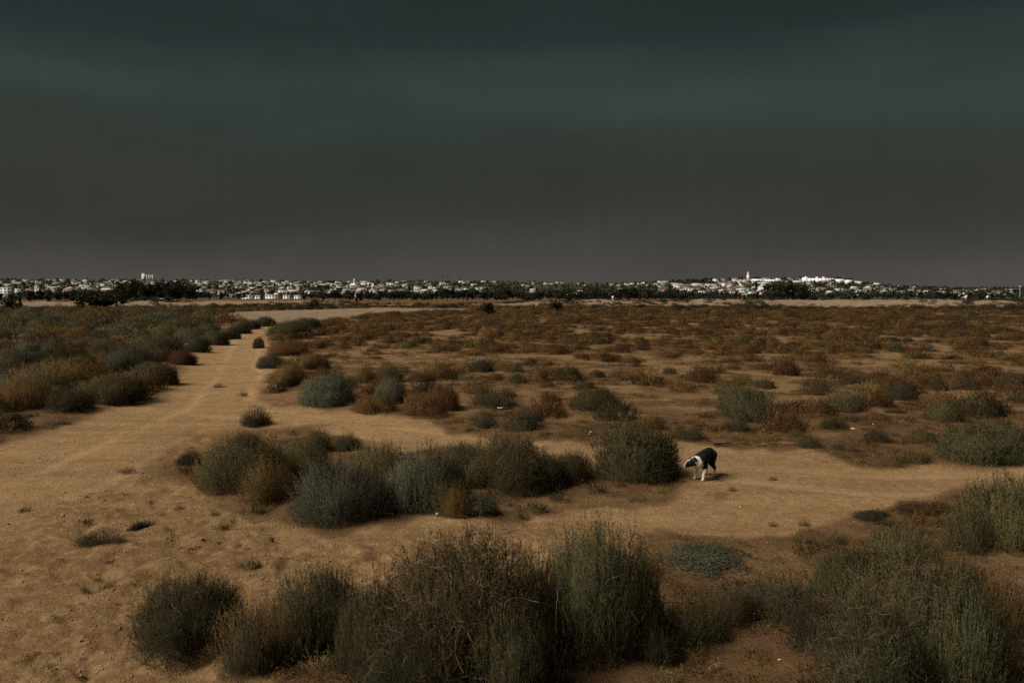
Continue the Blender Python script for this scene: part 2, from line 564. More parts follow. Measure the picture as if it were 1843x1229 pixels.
def hill_z(x, y):
    x = np.asarray(x, float); y = np.asarray(y, float)
    d = np.hypot(x, y)
    X = 921.5 + F * x / np.maximum(y, 1)
    dep = np.maximum(y, 1)
    top = np.interp(X, SKY_X, SKY_Y); dt = np.interp(X, TOP_X, TOP_D)
    f = np.clip((d - D0) / (dt - D0), 0, 1)
    base = 532 + CAM_H * F / D0 + 0.4
    py = base + (top - base) * f
    py = py + 4 * fbm(X / 60, d / 160, 61) * f * (1 - f) * 4
    z = CAM_H + (532 - py) / F * np.minimum(dep, dt)
    return np.where(d > dt, z - (d - dt) * 0.01, z)


hr = np.concatenate([np.linspace(D0 - 10, 2600, 110), np.linspace(2650, 4200, 12)])
ht = np.radians(np.arange(-58, 58.01, 0.3))
hx, hy, hq = polar_grid(hr, ht)
t = NT('hill_scrub')
pos = t.n('ShaderNodeNewGeometry').outputs['Position']
c = t.mix(t.rng(t.noise(pos, 0.012, 5, 0.65), 0.4, 0.62), (0.045, 0.043, 0.030), (0.12, 0.085, 0.055))
c = t.mix(t.rng(t.noise(pos, 0.07, 4, 0.6), 0.45, 0.7, 0, 0.7), c, (0.03, 0.032, 0.022))
t.surf(c, 0.95, 0.05)
hill = link('hill', fast_mesh('hill', np.stack([hx, hy, hill_z(hx, hy)], 1), hq, None, None, [t.m], smooth=True))
tag(hill, kind='structure')

# ------------------------------------------------------------------ shrubs
def leaves_on(P, D, L, width, rng, nper, length, spread, t0=0.12):
    """rhombic leaves set along sprigs that start at P and run D*L; returns verts, quads, t"""
    n = len(P)
    tt = rng.uniform(t0, 1.0, (n, nper))
    base = P[:, None, :] + D[:, None, :] * (L[:, None] * tt)[..., None]
    side = unit(rng.normal(size=(n, nper, 3)))
    ld = unit(D[:, None, :] * (1 - spread) + side * spread + np.array([0, 0, 0.15]))
    ll = length * rng.uniform(0.55, 1.25, (n, nper)) * (1.1 - 0.5 * tt)
    w = unit(np.cross(ld, unit(rng.normal(size=(n, nper, 3))))) * (width * ll / length)[..., None] * 0.5
    mid = base + ld * (ll * 0.45)[..., None]
    V = np.stack([base, mid + w, base + ld * ll[..., None], mid - w], 2).reshape(-1, 3)
    Q = np.arange(len(V)).reshape(-1, 4)
    return V, Q, np.repeat(tt.ravel(), 4)


def ribbons(P0, P1, w0, w1, rng):
    d = unit(P1 - P0)
    s = unit(np.cross(d, unit(rng.normal(size=P0.shape))))
    V = np.stack([P0 - s * w0, P0 + s * w0, P1 + s * w1, P1 - s * w1], 1).reshape(-1, 3)
    return V, np.arange(len(V)).reshape(-1, 4)


def tubes(paths, radii):
    """paths (n,k,3), radii (n,k): three-sided tapered tubes"""
    n, k, _ = paths.shape
    d = unit(np.gradient(paths, axis=1))
    a = unit(np.cross(d, np.array([0.31, 0.77, 0.55])))
    b = np.cross(d, a)
    ring = [paths + (a * math.cos(q) + b * math.sin(q)) * radii[..., None] for q in (0, 2.094, 4.189)]
    V = np.stack(ring, 2).reshape(-1, 3)
    base = (np.arange(n)[:, None] * k + np.arange(k - 1)[None, :]).reshape(-1) * 3
    Q = np.concatenate([np.stack([base + i, base + (i + 1) % 3, base + 3 + (i + 1) % 3, base + 3 + i], 1) for i in range(3)])
    return V, Q


def dome_points(n, rng, seed, irr, pw, rho_lo, up_bias, flatten=1.0):
    """points through a mound made of several overlapping lobes inside a unit circle"""
    lr = np.random.default_rng(seed * 7 + 1)
    nl = 1 + int(round(irr * 22))
    lob = [(0.0, 0.0, 0.86 - 0.4 * irr, 1.0)]
    for k in range(nl):
        a = lr.uniform(0, 6.28); q = lr.uniform(0.28, 0.62)
        lob.append((q * math.cos(a), q * math.sin(a), lr.uniform(0.3, 0.98 - q), lr.uniform(0.5, 1.0) * (1 - 0.45 * q * q)))
    lob = np.array(lob)
    an = np.linspace(0, 6.28, 16, endpoint=False)
    ext = np.mean(np.max(lob[None, :, 0] * np.cos(an)[:, None] + lob[None, :, 1] * np.sin(an)[:, None] + lob[None, :, 2], axis=1))
    lob[:, :3] *= 0.98 / ext
    w = lob[:, 2] ** 2; w[0] *= 1.3
    li = rng.choice(len(lob), n, p=w / w.sum())
    L = lob[li]
    ph = rng.uniform(0, 2 * math.pi, n)
    cz = rng.uniform(-0.02, 1.0, n)
    sz = np.sqrt(np.clip(1 - cz * cz, 0, 1))
    rad = 1 + irr * 1.6 * fbm(np.cos(ph) * 2.1 + 9 + li, np.sin(ph) * 2.1 + cz * 2.6 + 4, seed, 3) + 0.75 * fbm(np.cos(ph) * 5.5 + li * 3 + cz * 3, np.sin(ph) * 5.5 + cz * 6, seed + 50, 2)
    rho = rho_lo + (1 - rho_lo) * rng.uniform(0, 1, n) ** 0.55
    out = np.stack([np.cos(ph) * sz, np.sin(ph) * sz, cz], 1)
    P = out * (rad * rho)[:, None]
    P[:, 2] = np.sign(P[:, 2]) * np.abs(P[:, 2]) ** pw
    P[:, 0] = P[:, 0] * L[:, 2] + L[:, 0]; P[:, 1] = P[:, 1] * L[:, 2] + L[:, 1]; P[:, 2] = np.maximum(P[:, 2] * L[:, 3], 0.02)
    out = unit(out * 0.6 + unit(P + np.array([0, 0, 0.05])) * 0.5)
    return P, out, rho


def make_shrub(name, seed, n=3200, nper=10, leaf=0.045, width=0.011, sprig=0.22, irr=0.18, pw=0.85, rho_lo=0.55,
               up=0.75, spread=0.5, jit=0.3, stems=70, tangle=0, long_=0.12):
    rng = np.random.default_rng(seed)
    P, out, rho = dome_points(n, rng, seed, irr, pw, rho_lo, up)
    D = unit(out * 0.55 + np.array([0, 0, up]) + rng.normal(size=P.shape) * jit)
    L = sprig * rng.uniform(0.5, 1.35, n)
    strag = rng.uniform(0, 1, n) < long_ * 1.5                     # some sprigs stand out of the outline
    L = np.where(strag & (rho > 0.85), L * rng.uniform(1.2, 2.6, n), L)
    P0 = P - D * (L * 0.6)[:, None]
    P0[:, 2] = np.maximum(P0[:, 2], 0.0)
    lv, lq, lt = leaves_on(P0, D, L, width, rng, nper, leaf, spread)
    rv, rq = ribbons(P0, P0 + D * L[:, None], width * 0.22, width * 0.08, rng)
    V = np.concatenate([lv, rv]); Q = np.concatenate([lq, rq + len(lv)])
    r_leaf = np.repeat(rng.uniform(0, 1, len(lv) // 4), 4) * 0.6 + np.repeat(np.repeat(rng.uniform(0, 1, n), nper), 4) * 0.4
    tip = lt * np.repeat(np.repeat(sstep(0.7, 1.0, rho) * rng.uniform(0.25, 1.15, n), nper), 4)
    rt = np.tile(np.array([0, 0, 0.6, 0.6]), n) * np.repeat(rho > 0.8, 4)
    no = unit(out + np.array([0, 0, 0.12]))
    VN = np.concatenate([np.repeat(np.repeat(no, nper, 0), 4, 0), np.repeat(no, 4, 0)])
    Q, VN = face_out(V, Q, VN)
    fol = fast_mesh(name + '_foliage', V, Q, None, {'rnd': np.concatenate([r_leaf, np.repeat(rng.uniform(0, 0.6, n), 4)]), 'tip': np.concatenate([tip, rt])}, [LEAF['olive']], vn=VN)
    stm = None
    if stems:
        T, o2, _ = dome_points(stems, rng, seed, irr, pw, 0.7, up)
        B = T * np.array([0.28, 0.28, 0]) + rng.normal(size=T.shape) * np.array([0.05, 0.05, 0])
        C1 = B * 0.6 + T * 0.4; C1[:, 2] = T[:, 2] * rng.uniform(0.25, 0.55, stems)
        k = 6
        s = np.linspace(0, 1, k)[None, :, None]
        path = (1 - s) ** 2 * B[:, None] + 2 * s * (1 - s) * C1[:, None] + s ** 2 * T[:, None]
        path = path + rng.normal(size=path.shape) * 0.012
        rad = np.linspace(0.012, 0.003, k)[None, :] * rng.uniform(0.6, 1.3, (stems, 1))
        path[:, 0, 2] = -0.03
        V, Q = tubes(path, rad)
        if tangle:                                           # bare wiry twigs that loop over the outside
            T, o2, _ = dome_points(tangle, rng, seed, irr, pw, 0.88, up)
            k = 7
            s = np.linspace(-0.5, 0.5, k)[None, :, None]
            dirs = unit(np.cross(o2, rng.normal(size=o2.shape)) + np.array([0, 0, 0.4]))
            nrm = unit(np.cross(dirs, rng.normal(size=o2.shape)))
            ln = rng.uniform(0.12, 0.42, (tangle, 1, 1))
            path = T[:, None] + dirs[:, None] * s * ln + nrm[:, None] * (s ** 2) * ln * rng.uniform(-1.6, 1.6, (tangle, 1, 1)) + rng.normal(size=(tangle, k, 3)) * 0.006
            path[..., 2] = np.maximum(path[..., 2], 0.01)
            v2, q2 = tubes(path, np.full((tangle, k), 0.0035))
            Q = np.concatenate([Q, q2 + len(V)]); V = np.concatenate([V, v2])
        stm = fast_mesh(name + '_stems', V, Q, None, None, [M_STEM])
    return fol, stm


HERO = {
    'round': [make_shrub('round', 101, n=5600, nper=9, width=0.013, irr=0.10, pw=0.80, sprig=0.17, long_=0.12),
              make_shrub('round', 102, n=5200, nper=9, width=0.013, irr=0.16, pw=0.85, sprig=0.19, long_=0.16)],
    'spiky': [make_shrub('spiky', 103, n=4600, nper=10, width=0.012, irr=0.22, pw=0.85, sprig=0.25, up=0.95, jit=0.24, long_=0.3, stems=110),
              make_shrub('spiky', 104, n=4800, nper=10, width=0.012, irr=0.26, pw=0.8, sprig=0.23, up=0.9, jit=0.28, long_=0.3, stems=110)],
    'wiry': [make_shrub('wiry', 105, n=8200, nper=7, leaf=0.034, width=0.010, irr=0.2, pw=0.75, sprig=0.16, up=0.6, jit=0.45, spread=0.6, long_=0.35, stems=110, tangle=230),
             make_shrub('wiry', 106, n=7400, nper=7, leaf=0.036, width=0.010, irr=0.24, pw=0.75, sprig=0.18, up=0.75, jit=0.4, spread=0.55, long_=0.35, stems=110, tangle=110)],
    'loose': [make_shrub('loose', 107, n=2300, nper=9, leaf=0.045, width=0.011, irr=0.35, pw=0.9, sprig=0.26, rho_lo=0.3, up=0.8, jit=0.4, long_=0.3, stems=120, tangle=60),
              make_shrub('loose', 117, n=2600, nper=9, leaf=0.045, width=0.011, irr=0.3, pw=0.9, sprig=0.24, rho_lo=0.3, up=0.9, jit=0.35, long_=0.4, stems=120, tangle=40)],
    'mat': [make_shrub('mat', 108, n=3600, nper=8, leaf=0.045, width=0.018, irr=0.35, pw=0.4, sprig=0.09, rho_lo=0.15, up=0.3, jit=0.6, spread=0.7, stems=30, long_=0.03)],
}
MID = [make_shrub('mid', 200 + i, n=1200, nper=7, leaf=0.07, width=0.022, sprig=0.22, irr=0.2, pw=0.85, rho_lo=0.6, up=0.85, jit=0.3, stems=0, long_=0.15)[0] for i in range(6)]
MIDLOOSE = [make_shrub('midloose', 230 + i, n=620, nper=7, leaf=0.085, width=0.020, sprig=0.32, irr=0.4, pw=0.95, rho_lo=0.3, up=0.9, jit=0.45, stems=0, long_=0.3)[0] for i in range(5)]
FAR = [make_shrub('far', 260 + i, n=190, nper=4, leaf=0.17, width=0.07, sprig=0.26, irr=0.25, pw=0.8, rho_lo=0.55, up=0.8, jit=0.35, stems=0)[0] for i in range(5)]
WEED = [make_shrub('weed', 280 + i, n=150, nper=7, leaf=0.12, width=0.028, sprig=0.5, irr=0.5, pw=1.0, rho_lo=0.15, up=0.6, jit=0.6, stems=0, long_=0.3)[0] for i in range(4)]


def spot(cx, base, w, top, depth=0.85):
    """centre, half width, height of a shrub from where its front foot, sides and top stand"""
    x, y, z = at(cx, base)
    d = y
    for _ in range(3):
        r = 0.5 * w * d / F
        d = y + 0.75 * r * depth
    cx_, cy_ = x * d / y, d
    z = H(cx_, cy_)
    h = CAM_H - d * (top - 532) / F - z
    return cx_, cy_, z, r, max(h, 0.05)


def hero(kind, cx, base, w, top, mat, label, cat='shrub', group=None, var=0, depth=0.9, name='shrub', sink=0.02, hfix=None):
    x, y, z, r, h = spot(cx, base, w, top, depth)
    h = hfix or h
    p = HERO[kind][(var if var else rnd.randrange(2) if kind == 'loose' else 0) % len(HERO[kind])]
    e = empty(name, (x, y, z - sink), rnd.uniform(0, 6.28), (r, r * depth, (h + sink) * 0.95))
    link('foliage', p[0], e, mat=LEAF[mat])
    if p[1]:
        link('stems', p[1], e)
    return tag(e, label, cat, group)


# nearest row
hero('wiry', 352, 1195, 240, 1040, 'green', 'dark green spiky shrub at the left end of the nearest row', var=1)
hero('loose', 462, 1208, 200, 1075, 'gold', 'rust and gold twiggy shrub between two green ones in the nearest row')
hero('spiky', 575, 1175, 200, 1028, 'green', 'upright green shrub just left of the biggest tangled one', var=1)
hero('wiry', 840, 1262, 390, 962, 'olive', 'biggest olive shrub in front, full of tangled wiry twigs', var=0)
hero('spiky', 675, 1215, 150, 1052, 'green', 'green spiky flank shrub pressed against the biggest tangled one', var=0)
hero('wiry', 1072, 1195, 262, 938, 'green', 'tall dense dark dome of a shrub in the middle of the nearest row', var=1)
hero('loose', 1245, 1168, 150, 1066, 'olive', 'thin low olive shrub right of the tall dark dome')
hero('loose', 1405, 1120, 165, 1032, 'dark', 'low dark straggling shrub below the flat grey mat')
hero('round', 1512, 1085, 118, 990, 'green', 'narrow dense dark green shrub behind the tall stalky one', var=1)
hero('wiry', 1640, 1205, 330, 1010, 'green', 'wide stalky olive shrub at the lower right', var=1)
hero('loose', 1600, 1190, 190, 1030, 'gold', 'golden stalked shrub in front of the wide lower right one')
hero('loose', 1795, 1155, 150, 1025, 'rust', 'rusty brown loose shrub at the lower right edge')
hero('spiky', 1810, 995, 215, 858, 'olive', 'large bushy olive shrub cut by the right edge, beside the track', var=0)
hero('loose', 1745, 1000, 110, 905, 'olive', 'thin twiggy shrub leaning left of the large right edge one')
hero('loose', 1630, 1015, 150, 940, 'olive', 'sparse yellow olive shrub on the soil below the track at right')
hero('mat', 1265, 1028, 208, 972, 'grey', 'flat grey green mat plant spread low on the soil', 'mat plant', name='mat_plant', depth=0.85, hfix=0.13)
hero('mat', 1566, 934, 88, 917, 'grey', 'small flat grey green mat plant at the lower edge of the track', 'mat plant', name='mat_plant', depth=0.6, hfix=0.10)
hero('loose', 1645, 928, 85, 900, 'rust', 'brown tufty weed beside the small flat mat plant', 'weed', name='weed')
hero('loose', 1470, 1165, 110, 1075, 'dark', 'dark low bush in the gap left of the wide lower right shrub')
hero('spiky', 1555, 1105, 150, 1000, 'olive', 'olive brush between the narrow dense shrub and the wide stalky one', var=1)
hero('spiky', 1725, 1120, 150, 1012, 'olive', 'brown olive brush behind the right half of the wide stalky shrub', var=0)
hero('loose', 1320, 1130, 120, 1050, 'olive', 'faint olive brush between the thin low shrub and the dark straggling one')
hero('spiky', 960, 1215, 130, 1010, 'green', 'green brush filling the gap between the tangled shrub and the tall dome', var=1)
hero('spiky', 1150, 1185, 110, 1010, 'green', 'green brush on the right flank of the tall dark dome', var=0)
hero('loose', 530, 1190, 90, 1080, 'rust', 'rusty twigs at the left foot of the upright green shrub')
hero('wiry', 745, 1300, 270, 1105, 'green', 'dark shrub at the bottom edge left of the tangled one', var=1)
hero('spiky', 935, 1295, 200, 1100, 'green', 'dark shrub at the bottom edge right of the tangled one', var=0)
hero('wiry', 1560, 1265, 240, 1090, 'green', 'dark shrub at the bottom edge below the golden stalked one', var=0)
hero('spiky', 1740, 1245, 190, 1075, 'green', 'dark shrub at the bottom right corner beside the rusty one', var=1)
hero('loose', 450, 1225, 130, 1120, 'dark', 'dark straggling bush at the foot of the rust and gold one')
hero('loose', 1180, 1200, 110, 1110, 'dark', 'dark straggling bush at the right foot of the tall dark dome')
# middle thicket inside the fork
hero('spiky', 428, 890, 190, 788, 'olive', 'olive shrub at the left end of the middle thicket', var=1)
hero('loose', 345, 838, 62, 806, 'dark', 'small dark brown bush sticking out left of the middle thicket')
hero('loose', 445, 806, 75, 777, 'dark', 'small dark bush on the back of the middle thicket')
hero('loose', 485, 910, 115, 812, 'gold', 'golden brown dry shrub between the olive and the grey one of the thicket')
hero('spiky', 612, 944, 225, 830, 'grey', 'large grey green shrub with fine stalks at the front of the thicket', var=0)
hero('loose', 572, 815, 62, 768, 'olive', 'light olive weedy bush at the back of the thicket, left of its twin', 'shrub')
hero('loose', 627, 812, 66, 775, 'green', 'greener weedy bush at the back of the thicket, nearest the branch track', 'shrub')
hero('spiky', 545, 860, 130, 792, 'olive', 'brownish olive bush in the middle of the thicket behind the grey one', var=1)
hero('spiky', 685, 885, 150, 798, 'olive', 'olive brown shrub in the thicket behind the large grey one', var=1)
hero('spiky', 765, 928, 160, 806, 'grey', 'dark grey green shrub right of the large stalky grey one', var=1)
hero('spiky', 720, 925, 90, 840, 'grey', 'grey shrub squeezed between two larger grey ones of the thicket', var=0)
hero('spiky', 815, 930, 108, 866, 'gold', 'golden brown low shrub at the front of the thicket', var=1)
hero('mat', 860, 932, 85, 890, 'grey', 'low blue grey bush at the right foot of the golden one')
hero('wiry', 910, 895, 205, 786, 'olive', 'big olive gold shrub at the right of the thicket', var=1)
hero('round', 830, 880, 110, 800, 'olive', 'olive shrub joining the grey one and the big olive gold one', var=0)
hero('round', 985, 880, 90, 815, 'dark', 'dark brown shrub at the right shoulder of the big olive gold one', var=1)
hero('spiky', 1030, 872, 95, 815, 'olive', 'small olive shrub just left of the big round one by the dog', var=1)
hero('round', 1145, 872, 184, 764, 'green', 'big round green shrub the dog is sniffing', var=0)
# along the far side of the branch track
hero('loose', 463, 768, 70, 728, 'green', 'lone green shrub standing in the fork of the tracks')
hero('round', 592, 732, 112, 672, 'grey', 'large grey green ball shrub on the far bank of the branch track', var=0)
hero('round', 706, 726, 70, 678, 'grey', 'smaller blue grey ball shrub on the far bank', var=1)
hero('spiky', 797, 740, 82, 690, 'rust', 'dark rust shrub right of the two grey ball shrubs', var=0)
hero('loose', 890, 735, 110, 692, 'olive', 'yellow olive spreading shrub right of the dark rust one')
hero('loose', 872, 770, 58, 738, 'green', 'small green shrub alone at the edge of the branch track')
hero('round', 1070, 740, 102, 695, 'olive', 'olive dome shrub in the middle of the flats', var=1)
u8 = hero('loose', 1350, 760, 140, 692, 'green', 'dark green shrub with bare pale stalks on the flats')
hero('spiky', 1330, 745, 90, 695, 'green', 'dense green half of the shrub with bare stalks', var=0)
hero('loose', 1520, 742, 105, 692, 'olive', 'olive spreading shrub right of the stalky green one')
hero('round', 1626, 720, 62, 686, 'dark', 'compact dark rust ball shrub on the right flats', var=0)
hero('round', 1755, 836, 165, 762, 'green', 'large dark green shrub above the track at the right', var=1)
hero('round', 1825, 838, 100, 775, 'green', 'dark green shrub at the right edge beside the large one', var=0)
hero('spiky', 1700, 760, 78, 722, 'olive', 'olive shrub behind the large dark green right one', var=1)
for k, (cx, b, w, tp, m, lb) in enumerate([
        (1455, 808, 55, 778, 'olive', 'small faded shrub on the bank above the dog track, left of another'),
        (1580, 798, 58, 768, 'dark', 'small dark shrub on the bank between the olive and dark green ones'),
        (1497, 772, 45, 750, 'green', 'tiny green shrub below the olive spreading one'),
        (1325, 778, 60, 752, 'dark', 'low dark shrub below the one with bare stalks'),
        (1435, 790, 40, 768, 'olive', 'tiny olive tuft shrub on the bank'),
        (1715, 700, 60, 672, 'rust', 'rust shrub at the right side of the flats above the olive one'),
        (1240, 795, 75, 770, 'dark', 'dark low shrub just behind the dog'),
        (700, 690, 70, 655, 'olive', 'tall dry olive shrub behind the blue grey ball'),
        (655, 690, 55, 650, 'gold', 'dry golden stalky shrub behind the grey balls')]):
    hero('loose', cx, b, w, tp, m, lb)
# left field, near bushes
hero('round', 285, 695, 84, 654, 'green', 'dark green round shrub nearest the left edge of the path', var=0)
hero('round', 238, 668, 112, 620, 'grey', 'wide grey green shrub behind the nearest round one on the left', var=1)
hero('round', 292, 645, 80, 603, 'green', 'tall dark green round shrub further up the left of the path', var=1)
hero('spiky', 328, 657, 58, 628, 'rust', 'dark rust shrub on the left edge of the path', var=1)
hero('round', 358, 635, 52, 606, 'green', 'green round shrub where the path begins to narrow', var=0)
hero('spiky', 215, 730, 140, 672, 'olive', 'brown olive spreading shrub in front on the left of the path', var=0)
hero('spiky', 110, 700, 200, 650, 'rust', 'broad rust red thicket at the left of the photo', var=1)
hero('spiky', 40, 740, 150, 680, 'rust', 'rust shrub cut by the left edge, below the broad red thicket', var=0)
hero('loose', 125, 745, 110, 690, 'dark', 'dark dry shrub in front of the broad red thicket')
hero('round', 52, 645, 56, 616, 'grey', 'left one of two touching grey shrubs beside the sandy gap', var=0)
hero('round', 96, 644, 52, 613, 'grey', 'right one of two touching grey shrubs beside the sandy gap', var=1)
hero('spiky', 182, 646, 62, 617, 'olive', 'pale olive shrub right of the two touching grey ones', var=0)
hero('round', 20, 672, 56, 645, 'olive', 'olive shrub at the left edge on the near side of the sandy gap', var=1)
for k, (cx, b, w, tp, m, lb) in enumerate([
        (388, 622, 56, 594, 'green', 'dark green shrub crowding the left edge of the narrowing path'),
        (412, 611, 48, 586, 'green', 'green shrub further along the left edge of the narrowing path'),
        (432, 601, 44, 579, 'green', 'green shrub near the far end of the path on its left'),
        (452, 593, 42, 573, 'green', 'dark green shrub at the far end of the path'),
        (478, 588, 44, 569, 'green', 'dark green shrub closing off the far end of the path'),
        (340, 618, 70, 588, 'grey', 'grey green shrub behind the row at the left edge of the path'),
        (300, 612, 62, 588, 'green', 'green mound set back from the left edge of the path'),
        (375, 602, 60, 580, 'green', 'low green mound behind the narrowing part of the path')]):
    hero('round', cx, b, w, tp, m, lb, var=k)
hero('round', 552, 592, 60, 572, 'green', 'green shrub right of the large one at the path bend', var=0)
# right edge of the path
hero('round', 520, 606, 96, 574, 'green', 'large green shrub at the right of the path where it bends', var=1)
hero('round', 466, 627, 24, 606, 'dark', 'small dark round bush on the right edge of the path', var=0)
hero('round', 487, 663, 55, 637, 'grey', 'blue grey low shrub on the right edge of the path', var=0)
hero('spiky', 523, 693, 66, 653, 'rust', 'brown green shrub right of the blue grey one by the path', var=1)
hero('spiky', 560, 665, 70, 635, 'rust', 'red brown shrub behind the brown green one by the path', var=0)
hero('spiky', 520, 640, 90, 612, 'rust', 'wide red brown shrub between the path bend and the flats', var=1)

# bare stalks of the stalky green shrub
for (cx, b, n_) in ((1392, 768, 4), (1340, 752, 3)):
    x, y, z = at(cx, b)
    rng = np.random.default_rng(cx)
    n = n_
    B = np.tile(np.array([x, y, z - 0.03]), (n, 1)) + rng.normal(size=(n, 3)) * [0.05, 0.05, 0]
    T = B + np.stack([rng.normal(size=n) * 0.16, rng.normal(size=n) * 0.1, rng.uniform(0.3, 0.62, n)], 1)
    s = np.linspace(0, 1, 5)[None, :, None]
    path = B[:, None] * (1 - s) + T[:, None] * s + rng.normal(size=(n, 5, 3)) * 0.015
    V, Q = tubes(path, np.tile(np.linspace(0.014, 0.006, 5), (n, 1)))
    V = V - np.array([x, y, z])
    o = link('dry_stalks', fast_mesh('dry_stalks', V, Q, None, None, [M_STALK]), None, (x, y, z))
    tag(o, 'pale bare stalks leaning at the right foot of the stalky shrub' if n_ == 4 else 'thin pale bare stalks in front of the stalky green shrub', 'dead stalks')

# weeds on the open sand
hero('loose', 182, 985, 120, 940, 'dark', 'widest dark flattened weed on the open sand at left', 'weed', name='weed', depth=0.45, hfix=0.20)
hero('loose', 255, 952, 64, 934, 'dark', 'short dark weed touching the right side of the widest one', 'weed', name='weed', depth=0.4, hfix=0.13)
for cx, b, w, tp, m, lb in [
        (150, 945, 40, 928, 'dark', 'small dark weed just behind the widest one'),
        (232, 853, 48, 840, 'dark', 'dark creeping weed on the sand left of the middle thicket'),
        (450, 1028, 66, 1003, 'green', 'green tuft alone on the sand above the nearest row'),
        (186, 1066, 40, 1048, 'dark', 'right one of two small dark weeds low on the left sand'),
        (155, 1070, 20, 1055, 'dark', 'left one of two small dark weeds low on the left sand'),
        (45, 922, 30, 908, 'green', 'little green tuft near the left edge on the sand'),
        (395, 698, 34, 689, 'dark', 'flat little weed in the middle of the path'),
        (436, 713, 30, 702, 'olive', 'little olive weed in the path just above the lone fork shrub'),
        (1712, 925, 40, 905, 'olive', 'olive weed between the brown tufty one and the right shrub'),
        (1448, 948, 28, 932, 'green', 'tiny green weed on the lower edge of the track'),
        (1393, 948, 24, 938, 'green', 'tiniest green weed on the track, left of its neighbour'),
        (1445, 985, 60, 950, 'olive', 'brown green weed right of the flat grey mat'),
        (1505, 980, 50, 955, 'olive', 'feathery olive weed behind the narrow dense shrub'),
        (955, 925, 95, 898, 'olive', 'low olive weed spread below the thicket at its right end'),
        (1010, 905, 70, 880, 'olive', 'low brown green weed between the thicket and the round shrub'),
        (1150, 905, 60, 890, 'dark', 'dark flat weed in front of the big round shrub'),
        (1075, 890, 50, 868, 'dark', 'small dark weed at the left foot of the big round shrub'),
        (1320, 885, 22, 876, 'dark', 'tiny dark weed on the track right of the dog'),
        (1390, 865, 24, 857, 'rust', 'tiny brown weed on the track further right of the dog'),
        (400, 955, 40, 940, 'dark', 'small dark weed on the sand below the olive thicket end'),
        (385, 930, 36, 918, 'dark', 'thin dark creeping weed on the trampled sand'),
        (488, 975, 14, 962, 'dark', 'single dark speck of a weed on the trampled sand'),
        (320, 920, 30, 910, 'dark', 'short dark creeping weed left of the thin one'),
        (100, 770, 90, 755, 'dark', 'thin dark runner weed at the left edge of the path'),
        (40, 755, 70, 738, 'dark', 'dark runner weed below the rust shrub at the left edge'),
        (640, 800, 26, 787, 'dark', 'small dark weed right behind the greener weedy bush'),
        (527, 778, 12, 770, 'dark', 'dot like dark weed in the sand of the fork')]:
    x, y, z, r, h = spot(cx, b, w, tp, 0.6)
    o = link('weed', WEED[rnd.randrange(4)], None, (x, y, z - 0.01), rnd.uniform(0, 6), (r, r * 0.7, max(h, 0.06)), LEAF[m])
    tag(o, lb, 'weed')

# scattered shrubs that can be told apart: the nearest few hundred, then a mass
placed = [(o.location.x, o.location.y, o.scale.x) for o in bpy.data.objects if o.get('category') == 'shrub']


def field_candidates(n, dmin, dmax, seed, az=42):
    rng = np.random.default_rng(seed)
    u = rng.uniform(0, 1, n)
    d = 1 / (1 / dmin + u * (1 / dmax - 1 / dmin)) if False else np.sqrt(dmin ** 2 + u * (dmax ** 2 - dmin ** 2))
    a = np.radians(rng.uniform(-az, az, n))
    return d * np.sin(a), d * np.cos(a), rng


def left_field(x, y):
    """the thick scrub left of the path and its bend"""
    X = 921.5 + F * x / y
    lim = np.interp(y, [15, 25, 40, 60, 100, 150], [200, 330, 400, 450, 470, 380])
    return X < lim


cnt = {}
LBL = {
    ('L', 'grey'): 'rounded grey green shrub in the thick scrub left of the path',
    ('L', 'green'): 'rounded dark green shrub in the thick scrub left of the path',
    ('L', 'olive'): 'rounded olive shrub in the thick scrub left of the path',
    ('L', 'rust'): 'rounded rust brown shrub in the thick scrub left of the path',
    ('N', 'rust'): 'low rust brown shrub on the near part of the open flats',
    ('N', 'dark'): 'low dark brown shrub on the near part of the open flats',
    ('N', 'olive'): 'low olive shrub on the near part of the open flats',
    ('N', 'gold'): 'low dry golden shrub on the near part of the open flats',
    ('F', 'rust'): 'low rust brown shrub on the far part of the open flats',
    ('F', 'dark'): 'low dark brown shrub on the far part of the open flats',
    ('F', 'olive'): 'low olive shrub on the far part of the open flats',
    ('F', 'gold'): 'low dry golden shrub on the far part of the open flats',
}


